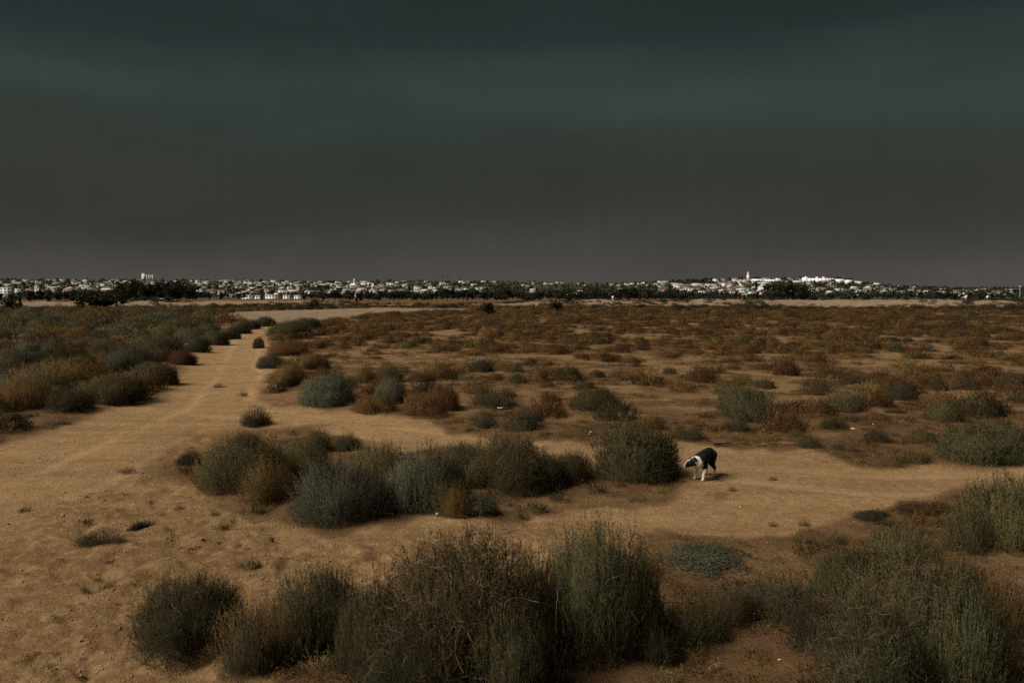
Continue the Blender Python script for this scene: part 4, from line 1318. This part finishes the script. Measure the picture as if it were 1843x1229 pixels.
# apartment rows along the near edge of the city
for X, w, top, bot, nx, st, lb in [
        (14, 23, 518, 537, 4, 4, 'four storey white apartment block with dark balconies at the left edge'),
        (34, 16, 520, 535, 3, 3, 'lower white wing beside the left edge apartment block'),
        (448, 22, 531, 541, 4, 2, 'two storey white apartment house left of the long row'),
        (466, 13, 532, 540, 2, 2, 'small white apartment house between two longer ones'),
        (492, 26, 530.5, 540.5, 5, 2, 'long bright white apartment row with tall window bays'),
        (518, 15, 531, 540, 3, 2, 'bright white apartment house at the right of the long row'),
        (538, 16, 531.5, 540, 3, 2, 'short white apartment house ending the long row'),
        (70, 10, 519, 528, 2, 2, 'white block with a dark gap above the trees on the left')]:
    d = 780 if bot > 536 else 900
    e, m = building('apartment_block', X, bot, lb, 'apartment block', d=d)
    hh = (bot - top) * m
    link('wall', boxes('wall', [(-w / 2 * m, w / 2 * m, -6, 6, -6, hh)], M_WHITE), e)
    link('roof', boxes('roof', [(-w / 2 * m - 0.3, w / 2 * m + 0.3, -6.3, 6.3, hh + 0.02, hh + 0.35)], M_ROOF['pale']), e)
    windows(e, -6.0, [(-w / 2 + (i + 0.5) * w / nx) * m for i in range(nx)], [hh * (s_ + 0.25) / st for s_ in range(st)], w / nx * m * 0.45, hh / st * 0.55)
e, m = building('house', 297, 543, 'bright white two part house at the foot of the dark trees', 'house', d=520)
link('wall', boxes('wall', [(-8 * m, -1 * m, -3, 3, -3, 4.2 * m), (1 * m, 8 * m, -3, 3, -3, 5 * m)], M_WHITE), e)
link('roof', boxes('roof', [(-8.6 * m, 8.6 * m, -3.5, 3.5, 5.02 * m, 5.8 * m)], M_WHITE), e)
e, m = building('house', 1033, 527, 'bright white house on the wooded slope, left of its pair', 'house')
link('wall', boxes('wall', [(-4.5 * m, 4.5 * m, -5, 5, -4, 5 * m)], M_WHITE), e)
link('window', boxes('window', [(-1.5 * m, 1.2 * m, -5.1, -4.9, 0, 2.2 * m)], M_WIN), e)
e, m = building('house', 1044.5, 527, 'bright white house on the wooded slope, right of its pair', 'house')
link('wall', boxes('wall', [(-4.5 * m, 4 * m, -5, 5, -4, 4.4 * m)], M_WHITE), e)
link('window', boxes('window', [(-0.5 * m, 2 * m, -5.1, -4.9, 0, 2.0 * m)], M_WIN), e)
# poles
M_POLE = mat_plain('pale_metal_pole', (0.5, 0.49, 0.46), 0.1, 1)
for X, bot, top, lb in [(383.5, 540, 515, 'tall pale lamp mast in front of the left city'), (895.5, 545, 530, 'thin pale pole in the wooded middle of the city edge'),
                        (1834, 536, 516, 'tall thin pole near the right edge of the city'), (1240, 541, 527, 'pale pole at the left of the right hand tree belt')]:
    d = 600
    e, m = building('lamp_mast', X, bot, lb, 'mast', d=d)
    k = 6
    pth = np.array([[(0, 0, -3), (0, 0, (bot - top) * m * 0.5), (0, 0, (bot - top) * m)]], float)
    V, Q = tubes(pth, np.array([[0.26, 0.22, 0.16]]))
    link('pole', fast_mesh('pole', V, Q, None, None, [M_POLE]), e)
    link('lamp_head', boxes('lamp_head', [(-0.8, 0.8, -0.2, 0.2, (bot - top) * m, (bot - top) * m + 0.5)], M_POLE), e)


def sphere_mesh(name, r, mat, nu=14, nv=9, z=1.0):
    V = [(r * math.sin(math.pi * j / nv) * math.cos(2 * math.pi * i / nu), r * math.sin(math.pi * j / nv) * math.sin(2 * math.pi * i / nu), r * z * math.cos(math.pi * j / nv)) for j in range(nv + 1) for i in range(nu)]
    Q = [(j * nu + i, j * nu + (i + 1) % nu, (j + 1) * nu + (i + 1) % nu, (j + 1) * nu + i) for j in range(nv) for i in range(nu)]
    return fast_mesh(name, V, [q[::-1] for q in Q], None, None, [mat], smooth=True)


for X, py, lb in [(1737, 537, 'left one of two round white tanks on the far bank'), (1776, 537, 'right one of two round white tanks on the far bank'),
                  (1103, 537.5, 'round white tank at the left end of the right bank')]:
    e, m = building('round_tank', X, py, lb, 'tank', d=330)
    link('shell', sphere_mesh('shell', 2.4 * m, M_WHITE), e, (0, 0, 2.4 * m))
    link('skirt', boxes('skirt', [(-0.8 * m, 0.8 * m, -0.8 * m, 0.8 * m, -1.5, 0.6 * m)], M_WHITE), e)

# ------------------------------------------------------------------ trees
def tree_meshes(seed, shape, n=420, leaf=0.10):
    rng = np.random.default_rng(seed)
    if shape == 'palm':
        fr = 16
        ph = np.linspace(0, 6.28, fr, endpoint=False) + rng.uniform(-0.2, 0.2, fr)
        el = rng.uniform(-0.5, 1.0, fr)
        s = np.linspace(0, 1, 5)[None, :]
        R_ = 0.17 * s * np.cos(el)[:, None]
        pth = np.stack([R_ * np.cos(ph)[:, None], R_ * np.sin(ph)[:, None], 0.88 + 0.17 * (s * np.sin(el)[:, None]) - 0.10 * s ** 2], -1)
        V, Q = tubes(pth, np.tile(np.array([0.006, 0.02, 0.02, 0.014, 0.002]), (fr, 1)))
        crown = fast_mesh('crown', V, Q, None, {'rnd': rng.uniform(0, 1, len(V)), 'tip': np.zeros(len(V))}, [LEAF['tree']])
        tp = np.array([[(0, 0, -0.05), (0.01, 0, 0.4), (0, 0.01, 0.88)]])
        V, Q = tubes(tp, np.array([[0.022, 0.016, 0.014]]))
        return crown, fast_mesh('trunk', V, Q, None, None, [M_BARK])
    nl = {'broad': 9, 'tall': 8, 'cone': 6}[shape]
    C, S = [], []
    for i in range(nl):
        if shape == 'broad':
            a = rng.uniform(0, 6.28); q = rng.uniform(0.05, 0.34)
            C.append((q * math.cos(a), q * math.sin(a), rng.uniform(0.32, 0.8))); S.append(rng.uniform(0.14, 0.26))
        elif shape == 'tall':
            a = rng.uniform(0, 6.28); q = rng.uniform(0.02, 0.18)
            C.append((q * math.cos(a), q * math.sin(a), rng.uniform(0.3, 0.88))); S.append(rng.uniform(0.1, 0.17))
        else:
            zz = 0.15 + 0.8 * i / nl
            C.append((0, 0, zz)); S.append(0.16 * (1.1 - i / nl))
    C = np.array(C); S = np.array(S)
    li = rng.integers(0, nl, n)
    dirn = unit(rng.normal(size=(n, 3)))
    P = C[li] + dirn * (S[li] * rng.uniform(0.5, 1.08, n))[:, None]
    P[:, 2] = np.clip(P[:, 2], 0.06, 1.0)
    a = unit(rng.normal(size=(n, 3))); b = unit(np.cross(a, dirn + 0.01))
    sz = leaf * rng.uniform(0.35, 1.0, n)[:, None]
    V = np.stack([P - a * sz, P + b * sz * 0.6, P + a * sz, P - b * sz * 0.6], 1).reshape(-1, 3)
    crown = fast_mesh('crown', V, np.arange(len(V)).reshape(-1, 4), None, {'rnd': np.repeat(rng.uniform(0, 1, n), 4), 'tip': np.zeros(len(V))}, [LEAF['tree']])
    B = np.zeros((nl + 1, 4, 3)); Rr = np.zeros((nl + 1, 4))
    for i in range(nl):
        B[i] = [(0, 0, 0.08 + 0.12 * (i % 3)), C[i] * [0.3, 0.3, 0.55] + [0, 0, 0.08], C[i] * [0.7, 0.7, 0.85], C[i]]
        Rr[i] = [0.018, 0.014, 0.009, 0.004]
    B[nl] = [(0, 0, -0.06), (0, 0, 0.1), (0.01, 0, 0.2), (0.0, 0.01, 0.34)]; Rr[nl] = [0.035, 0.028, 0.024, 0.018]
    V, Q = tubes(B, Rr)
    return crown, fast_mesh('trunk', V, Q, None, None, [M_BARK])


TREES = {'broad': [tree_meshes(400 + i, 'broad') for i in range(4)], 'tall': [tree_meshes(410 + i, 'tall') for i in range(3)],
         'cone': [tree_meshes(420, 'cone', 220)], 'palm': [tree_meshes(430, 'palm')]}
trng = np.random.default_rng(9)


def belt_zone(X):
    for a, nm in ((120, 'at the left edge of the city'), (350, 'under the high rise block'), (620, 'behind the apartment rows'), (760, 'below the two churches'),
                  (900, 'left of the thin pole'), (1060, 'below the pair of white houses'), (1250, 'at the left foot of the right hand hill'),
                  (1400, 'below the bell tower'), (1560, 'below the long white halls'), (2100, 'around the round tanks')):
        if X < a:
            return nm


SHW = {'broad': 'dark broad crowned tree', 'tall': 'dark tall narrow tree', 'cone': 'dark cypress like tree', 'palm': 'slender palm'}


def add_tree(X, d, z, h, shape, lb=None, wide=1.0):
    az = math.atan((X - 921.5) / F)
    x, y = d * math.sin(az), d * math.cos(az)
    cr_, tr = TREES[shape][int(trng.integers(len(TREES[shape])))]
    e = empty('tree', (x, y, z), float(trng.uniform(0, 6.28)), (h * wide, h * wide, h))
    link('crown', cr_, e); link('trunk', tr, e)
    g = None
    if lb is None:
        lb = SHW[shape] + ' in the belt ' + belt_zone(X); g = lb.replace('tree', 'trees').replace('palm', 'palms')
    tag(e, lb, 'tree', g)


BELT = [(-40, 60, 8, 400, 600, 3.5, 6), (60, 215, 20, 420, 620, 4, 7.5), (215, 350, 22, 420, 640, 8, 13), (350, 480, 6, 560, 680, 4, 7), (545, 620, 6, 560, 700, 4, 7.5),
        (620, 780, 26, 430, 640, 5, 8), (780, 900, 16, 430, 640, 6, 9), (900, 1060, 22, 420, 640, 5, 8.5), (1060, 1250, 24, 400, 640, 5, 8.5),
        (1250, 1390, 13, 430, 620, 4, 7), (1385, 1450, 14, 430, 560, 9, 12.5), (1450, 1560, 8, 450, 640, 3.5, 6), (1560, 1900, 16, 420, 700, 3.5, 6.5)]
for (xa, xb, n, d0, d1, h0, h1) in BELT:
    for i in range(n):
        X = xa + (xb - xa) * (i + trng.uniform(0.1, 0.9)) / n
        shp = str(trng.choice(['broad', 'broad', 'broad', 'tall', 'cone'], p=[0.3, 0.2, 0.22, 0.2, 0.08]))
        d = trng.uniform(d0, d1)
        add_tree(X, d, -0.3, trng.uniform(h0, h1), shp, wide=trng.uniform(1.0, 1.4) if shp == 'broad' else 1.0)
add_tree(880, 122, H(*flat(880, 571)), 2.3, 'broad', 'lone dark bushy tree standing up from the far flats', 1.3)
add_tree(1003, 160, H(*flat(1003, 561)), 2.3, 'broad', 'dark little tree against the left end of the right bank', 1.7)
add_tree(566, 205, 0.0, 2.6, 'broad', 'dark round little tree before the left bank, above the pale track', 1.2)
for X, d, h in ((150, 190, 3.6), (172, 195, 4.2), (193, 200, 4.5), (210, 205, 4.0), (20, 180, 3.4)):
    add_tree(X, d, 0.0, h, 'broad', {150: 'leftmost of four dark trees clumped before the left bank', 172: 'second from left of four dark trees clumped before the left bank',
             193: 'third from left of four dark trees clumped before the left bank', 210: 'rightmost of four dark trees clumped before the left bank', 20: 'dark low tree by itself near the left edge'}[X], 1.4)
for X, py, h in ((388, 505, 13), (513, 508, 11), (700, 509, 13), (797, 507, 16), (806, 507, 14), (957, 509, 14), (1143, 510, 13), (1440, 505, 8)):
    x, y, z, f = hill_at(X, py)
    add_tree(X, math.hypot(x, y), z, h, 'palm' if X != 1440 else 'broad', None if X not in (388, 1440) else ('palm standing alone on the left skyline above the lamp mast' if X == 388 else 'dark tree between the two long white halls'))

# tree cover between the houses: one mass
n = 7000
Xs = trng.uniform(-120, 1980, n); fs = trng.uniform(0.0, 1.04, n)
P = []
for X, f in zip(Xs, fs):
    top = np.interp(X, SKY_X, SKY_Y); base = 532 + CAM_H * F / D0 + 0.4
    x, y, z, _ = hill_at(X, base + (top - base) * min(f, 1.0))
    x *= 1 + max(0, f - 1); y *= 1 + max(0, f - 1)
    P.append((x, y, z))
P = np.array(P)
wood = fbm(Xs / 25, fs * 6, 91) + np.where((Xs > 880) & (Xs < 1240), 0.35, 0.0) + np.where((Xs > 1530), 0.2, 0.0) + np.where(fs < 0.12, 0.2, 0.0)
P = P[wood > -0.17]
far_ok = []
TK = np.array(taken)
for p in P:                                                     # keep the houses' fronts clear
    dd = TK - p[:2]
    u_ = p[:2] / np.linalg.norm(p[:2])
    along = dd @ u_
    across = np.abs(dd @ np.array([-u_[1], u_[0]]))
    far_ok.append(not np.any((along > -4) & (along < 45) & (across < 9)) or trng.uniform() < 0.42)
P = P[np.array(far_ok)]
k = 14
ctr = np.repeat(P, k, 0)
hgt = np.repeat(trng.uniform(3.5, 8.5, len(P)), k)
dirn = unit(trng.normal(size=(len(ctr), 3)))
pts = ctr + dirn * hgt[:, None] * [0.5, 0.5, 0.42] * trng.uniform(0.4, 1, (len(ctr), 1)) + np.stack([0 * hgt, 0 * hgt, hgt * 0.45], 1)
a = unit(trng.normal(size=pts.shape)); b = unit(np.cross(a, dirn)); sz = hgt[:, None] * trng.uniform(0.12, 0.3, (len(pts), 1))
V = np.stack([pts - a * sz, pts + b * sz * 0.7, pts + a * sz, pts - b * sz * 0.7], 1).reshape(-1, 3)
tag(link('hillside_wood', fast_mesh('hillside_wood', V, np.arange(len(V)).reshape(-1, 4), None,
    {'rnd': np.repeat(np.repeat(trng.uniform(0, 1, len(P)), k), 4), 'tip': np.zeros(len(V))}, [LEAF['tree']])),
    'dark trees and hedges filling the space between the city houses', 'trees', kind='stuff')

# ------------------------------------------------------------------ the dog
def capsule(p0, p1, r0, r1, nu=14, nv=5):
    p0, p1 = np.array(p0, float), np.array(p1, float)
    d = unit((p1 - p0)[None])[0]
    a = unit(np.cross(d, [0.2, 0.3, 0.93])[None])[0]; b = np.cross(d, a)
    rings = []
    for j in range(1, nv + 1):
        t_ = -math.pi / 2 + math.pi / 2 * j / nv
        rings.append((p0 + d * r0 * math.sin(t_), r0 * math.cos(t_)))
    for j in range(0, nv):
        t_ = math.pi / 2 * j / nv
        rings.append((p1 + d * r1 * math.sin(t_), r1 * math.cos(t_)))
    V = [p0 - d * r0]
    for c_, r in rings:
        V += [c_ + (a * math.cos(q) + b * math.sin(q)) * r for q in np.linspace(0, 2 * math.pi, nu, endpoint=False)]
    V.append(p1 + d * r1)
    T = [(0, 1 + (i + 1) % nu, 1 + i) for i in range(nu)]
    Q = []
    for j in range(len(rings) - 1):
        o = 1 + j * nu
        Q += [(o + i, o + (i + 1) % nu, o + nu + (i + 1) % nu, o + nu + i) for i in range(nu)]
    o = 1 + (len(rings) - 1) * nu
    T += [(o + i, o + (i + 1) % nu, len(V) - 1) for i in range(nu)]
    return np.array(V), Q, T


# x forward, y to the dog's left, z up; hind quarters over the origin
HD = np.array([0.535, -0.105, 0.295])                     # skull, turned to the dog's right
FW = unit(np.array([[0.55, -0.80, -0.28]]))[0]          # where the muzzle points
SD = unit(np.cross(FW, [0, 0, 1])[None])[0]
UPH = np.cross(SD, FW)
CAPS = [
    ((0.00, 0, 0.395), (0.17, 0, 0.375), 0.088, 0.098), ((0.17, 0, 0.375), (0.36, 0, 0.335), 0.098, 0.112), ((0.34, 0, 0.31), (0.44, -0.005, 0.30), 0.112, 0.085),
    ((0.40, 0, 0.345), (0.50, -0.04, 0.325), 0.085, 0.072), ((0.48, -0.035, 0.325), tuple(HD - FW * 0.03), 0.07, 0.062),
    (tuple(HD - FW * 0.02), tuple(HD + FW * 0.03), 0.062, 0.052), (tuple(HD + FW * 0.03 - UPH * 0.012), tuple(HD + FW * 0.092 - UPH * 0.026), 0.046, 0.033),
    (tuple(HD - SD * 0.045 + UPH * 0.042 - FW * 0.02), tuple(HD - SD * 0.062 + UPH * 0.085 - FW * 0.025), 0.022, 0.008),
    (tuple(HD + SD * 0.045 + UPH * 0.042 - FW * 0.02), tuple(HD + SD * 0.062 + UPH * 0.085 - FW * 0.025), 0.022, 0.008),
    ((-0.075, 0.0, 0.41), (-0.14, 0.005, 0.31), 0.030, 0.034), ((-0.14, 0.005, 0.31), (-0.13, 0.012, 0.17), 0.034, 0.012),
]
for s_ in (-1, 1):
    fx = 0.40 + 0.025 * s_
    CAPS += [((0.37, 0.06 * s_, 0.30), (0.355, 0.082 * s_, 0.20), 0.055, 0.036), ((0.355, 0.082 * s_, 0.20), (fx, 0.082 * s_, 0.085), 0.034, 0.022),
             ((fx, 0.082 * s_, 0.085), (fx + 0.012, 0.082 * s_, 0.028), 0.022, 0.022), ((fx + 0.01, 0.082 * s_, 0.022), (fx + 0.05, 0.084 * s_, 0.018), 0.023, 0.018)]
    hx = -0.03 + 0.03 * s_
    CAPS += [((0.0, 0.055 * s_, 0.37), (hx + 0.09, 0.085 * s_, 0.245), 0.078, 0.05), ((hx + 0.09, 0.085 * s_, 0.245), (hx - 0.045, 0.085 * s_, 0.135), 0.047, 0.024),
             ((hx - 0.045, 0.085 * s_, 0.135), (hx - 0.02, 0.085 * s_, 0.03), 0.021, 0.019), ((hx - 0.02, 0.085 * s_, 0.022), (hx + 0.025, 0.087 * s_, 0.018), 0.022, 0.017)]
Vs, Qs, Ts, o_ = [], [], [], 0
for c_ in CAPS:
    v, q, t3 = capsule(c_[0], c_[1], c_[2] * 1.13, c_[3] * 1.13)
    Vs.append(v); Qs += [tuple(i + o_ for i in f) for f in q]; Ts += [tuple(i + o_ for i in f) for f in t3]; o_ += len(v)
raw = fast_mesh('dog_raw', np.concatenate(Vs), Qs, Ts)
tmp = link('dog_raw', raw)
md = tmp.modifiers.new('r', 'REMESH'); md.mode = 'VOXEL'; md.voxel_size = 0.0085
ms = tmp.modifiers.new('s', 'SMOOTH'); ms.factor = 0.5; ms.iterations = 5
bpy.context.view_layer.update()
body_me = bpy.data.meshes.new_from_object(tmp.evaluated_get(bpy.context.evaluated_depsgraph_get()))
bpy.data.objects.remove(tmp)
bpy.data.meshes.remove(raw)
nv_ = len(body_me.vertices)
co = np.empty(nv_ * 3, np.float32); body_me.vertices.foreach_get('co', co); co = co.reshape(-1, 3).astype(float)
nz = fbm(co[:, 0] * 22, co[:, 2] * 22 + co[:, 1] * 13, 77) * 0.05
rel = co - HD
hf, hs, hu = rel @ FW, rel @ SD, rel @ UPH
is_head = (np.linalg.norm(rel, axis=1) < 0.17) & (hf > -0.075)
white = np.zeros(nv_)
white = np.maximum(white, (co[:, 2] + nz < 0.20) & (co[:, 0] > 0.25))                               # front legs
white = np.maximum(white, (co[:, 2] + nz < 0.13) & (co[:, 0] < 0.25) & (co[:, 0] > -0.12))           # hind feet
white = np.maximum(white, (co[:, 0] + 0.35 * (0.36 - co[:, 2]) + nz > 0.475) & (co[:, 2] < 0.335) & ~is_head)   # chest
white = np.maximum(white, (co[:, 0] + nz * 0.5 > 0.475) & (co[:, 0] - co[:, 1] * 0.3 < 0.525) & ~is_head)   # collar of white fur
white = np.where(is_head, ((np.abs(hs) < 0.024 + nz * 0.2) & (hu > 0.005) & (hf < 0.11)) | (hf > 0.10) | ((hu < -0.042) & (hf < 0.1)), white)
white = white.astype(np.float32)
at_ = body_me.attributes.new('white', 'FLOAT', 'POINT'); at_.data.foreach_set('value', white)
body_me.polygons.foreach_set('use_smooth', np.ones(len(body_me.polygons), bool))
td = NT('dog_fur')
tco = td.n('ShaderNodeTexCoord').outputs['Object']
fn = td.noise(tco, 60, 4, 0.6)
cdog = td.mix(td.rng(td.attr('white'), 0.35, 0.65), td.mix(fn, (0.004, 0.0035, 0.0035), (0.013, 0.011, 0.010)), td.mix(fn, (0.58, 0.52, 0.45), (0.8, 0.76, 0.68)))
td.surf(cdog, 0.75, 0.2, td.n('ShaderNodeBump', {'Height': fn, 'Strength': 0.4, 'Distance': 0.01}).outputs[0])
body_me.materials.clear(); body_me.materials.append(td.m)
M_NOSE = mat_plain('nose_leather', (0.05, 0.03, 0.028), 0.2, 20, 0.4, 0.5)
M_EYE = mat_plain('eye_brown', (0.03, 0.015, 0.008), 0.1, 20, 0.1, 0.6)
x, y, z = at(1276, 856)
dog = empty('dog', (x, y, z), math.atan2(-0.80, -0.60), (1.06, 1.06, 1.06))
tag(dog, 'black and white dog with lowered head sniffing a round green shrub', 'dog')
link('body', body_me, dog)
nm = sphere_mesh('nose', 0.016, M_NOSE, 10, 6)
link('nose', nm, dog, tuple(HD + FW * 0.124 - UPH * 0.014))
em = sphere_mesh('eye', 0.009, M_EYE, 10, 6)
for s_ in (-1, 1):
    link('eye', em, dog, tuple(HD + FW * 0.062 + SD * 0.034 * s_ + UPH * 0.022))

# ------------------------------------------------------------------ scraps, twigs and stones
M_PAPER = mat_plain('white_paper', (0.72, 0.70, 0.66), 0.08, 12, 0.8)


def scrap(cx, cy, w, h, lb, seed, name='paper_scrap', cat='litter'):
    rng = np.random.default_rng(seed)
    x, y, z = at(cx, cy)
    m = y / F
    nx, ny = 5, 4
    gxs, gys = np.meshgrid(np.linspace(-0.5, 0.5, nx), np.linspace(-0.5, 0.5, ny))
    V = np.stack([gxs.ravel() * w * m, gys.ravel() * w * m * 0.7, 0.012 + rng.uniform(0, 1, nx * ny) * h * m], 1)
    V[:, :2] += rng.normal(size=(nx * ny, 2)) * w * m * 0.06
    Q = [(j * nx + i, j * nx + i + 1, (j + 1) * nx + i + 1, (j + 1) * nx + i) for j in range(ny - 1) for i in range(nx - 1)]
    o = link(name, fast_mesh(name, V, Q, None, None, [M_PAPER]), None, (x, y, z), rng.uniform(0, 6))
    so = o.modifiers.new('t', 'SOLIDIFY'); so.thickness = 0.003
    tag(o, lb, cat)


for i, (cx, cy, w, h, lb) in enumerate([
        (787, 929, 10, 7, 'crumpled white scrap at the foot of the golden shrub'), (903, 736, 17, 4, 'flat white strip of litter under the yellow olive shrub'),
        (981, 747, 10, 5, 'small white scrap right of the flat white strip'), (826, 931, 4, 3, 'tiny white scrap right of the crumpled one'),
        (1063, 780, 5, 4, 'tiny white scrap on the bank behind the round shrub'), (1535, 773, 9, 3, 'white scrap on the bank below the olive spreading shrub'),
        (108, 740, 6, 4, 'white scrap under the dark dry shrub at left'), (1212, 1187, 6, 5, 'little white scrap on the bare soil in front'),
        (1403, 1190, 6, 4, 'little white scrap by the litter at the lower right'), (429, 755, 4, 4, 'tiny white scrap at the left foot of the lone fork shrub'),
        (1571, 765, 5, 3, 'tiny white scrap right of the one on the bank')]):
    scrap(cx, cy, w * 0.75, h * 0.75, lb, 600 + i)


def twig(cx, cy, length, rad, ang, lb, seed, mat, name='fallen_branch', forks=3, cat='branch'):
    rng = np.random.default_rng(seed)
    x, y, z = at(cx, cy)
    k = 7
    s = np.linspace(-0.5, 0.5, k)
    main = np.stack([s * length, 0.12 * length * np.sin(s * 5 + rng.uniform(0, 3)), rad + 0.02 + 0.05 * length * (s + 0.5) * rng.uniform(0, 1)], 1)
    P = [main]; R_ = [np.linspace(rad, rad * 0.4, k)]
    for i in range(forks):
        t0 = rng.integers(1, k - 2); a = rng.uniform(-1, 1)
        L = length * rng.uniform(0.2, 0.45); q = np.linspace(0, 1, k)
        P.append(main[t0] + np.stack([q * L * math.cos(a), q * L * math.sin(a), q * L * rng.uniform(0.0, 0.35)], 1) + rng.normal(size=(k, 3)) * 0.006)
        R_.append(np.linspace(rad * 0.6, rad * 0.2, k))
    V, Q = tubes(np.array(P), np.array(R_))
    o = link(name, fast_mesh(name, V, Q, None, None, [mat]), None, (x, y, z), ang)
    tag(o, lb, cat)


twig(1395, 803, 0.9, 0.016, 0.1, 'thin dead branch lying on the bank right of the dog', 1, M_STALK)
twig(1302, 803, 0.45, 0.045, 0.05, 'short dark log lying just behind the dog', 2, M_BARK, 'log', 1, 'log')
twig(1690, 1213, 0.5, 0.007, 0.3, 'long thin bent twig on the ground at the lower right', 3, M_STALK)
twig(1760, 1222, 0.4, 0.006, -0.25, 'thin twig crossing the ground at the bottom right corner', 4, M_STALK)
twig(1225, 1172, 0.16, 0.006, -0.6, 'short curved twig on the bare soil in front', 5, M_STALK)
twig(1198, 1188, 0.14, 0.006, -0.4, 'short pale twig left of the little white scrap in front', 6, M_STALK)
twig(1290, 1203, 0.22, 0.006, 0.5, 'pale twig lying right of the little white scrap in front', 7, M_STALK)
twig(1057, 1207, 0.12, 0.006, 1.2, 'short pale twig at the foot of the tall dark dome shrub', 8, M_STALK)
twig(1020, 1222, 0.2, 0.005, -0.6, 'thin twig near the bottom edge below the tall dark dome', 9, M_STALK)
twig(1285, 1205, 0.15, 0.005, 1.0, 'tiny forked twig beside the pale one in front', 10, M_STALK)
twig(225, 1190, 0.28, 0.006, -0.1, 'thin dark twig on the sand left of the nearest row', 11, M_STEM)
twig(1785, 1140, 0.35, 0.007, 0.0, 'thin straight twig beside the rusty loose shrub', 12, M_STALK)

# loose stones and specks: uncountable
rng = np.random.default_rng(33)
ns = 5200
dd = 1 / rng.uniform(1 / 40.0, 1 / 5.0, ns); aa = np.radians(rng.uniform(-40, 40, ns))
sx, sy = dd * np.sin(aa), dd * np.cos(aa)
szs, _, _ = masks(sx, sy)
sz_ = height(sx, sy) + fine(sx, sy, szs)
r = rng.uniform(0.004, 0.011, ns) * (1 + 1.5 * (rng.uniform(0, 1, ns) > 0.96)) * np.clip(dd / 9, 0.8, 1.8)
oct_ = np.array([(1, 0, 0), (0, 1, 0), (-1, 0, 0), (0, -1, 0), (0, 0, 0.8), (0, 0, -0.6)], float)
V = (oct_[None] * rng.uniform(0.6, 1.2, (ns, 6, 1)) * r[:, None, None] + np.stack([sx, sy, sz_ + r * 0.25], 1)[:, None]).reshape(-1, 3)
T = np.concatenate([np.array([(0, 1, 4), (1, 2, 4), (2, 3, 4), (3, 0, 4), (1, 0, 5), (2, 1, 5), (3, 2, 5), (0, 3, 5)]) + 6 * i for i in range(ns)])
ts = NT('loose_stone')
ts.surf(ts.mix(ts.n('ShaderNodeAttribute', attribute_name='rnd').outputs['Fac'], (0.14, 0.082, 0.040), (0.55, 0.40, 0.25)), 0.9, 0.1)
tag(link('loose_stones', fast_mesh('loose_stones', V, None, T, {'rnd': np.repeat(rng.uniform(0, 1, ns) ** 2.2, 6)}, [ts.m])), 'small stones and clods lying on the sand and soil', 'stones', kind='stuff')
cx_, cy_, crg = field_candidates(15000, 5.5, 20, 191, 36)
tm = (tramp_mask(cx_, cy_) > 0.4) & (fbm(cx_ / 0.5, cy_ / 0.5, 60, 3) > -0.02)
cx_, cy_ = cx_[tm], cy_[tm]
nc = len(cx_)
cz_ = height(cx_, cy_) + fine(cx_, cy_, masks(cx_, cy_)[0])
r = crg.uniform(0.005, 0.022, nc) * crg.uniform(0.4, 1, nc)
V = (oct_[None] * crg.uniform(0.6, 1.3, (nc, 6, 1)) * r[:, None, None] * [1.3, 1.3, 0.8] + np.stack([cx_, cy_, cz_ + r * 0.2], 1)[:, None]).reshape(-1, 3)
T = np.concatenate([np.array([(0, 1, 4), (1, 2, 4), (2, 3, 4), (3, 0, 4), (1, 0, 5), (2, 1, 5), (3, 2, 5), (0, 3, 5)]) + 6 * i for i in range(nc)])
tag(link('sand_clods', fast_mesh('sand_clods', V, None, T, {'rnd': np.repeat(crg.uniform(0.05, 0.42, nc), 6)}, [ts.m])), 'crumbled clods of sand over the trampled ground', 'clods', kind='stuff')
print('TRIS', sum(len(p.vertices) - 2 for me in bpy.data.meshes if me.users for p in me.polygons) if False else sum(len(me.loops) - 2 * len(me.polygons) for me in bpy.data.meshes if me.users))
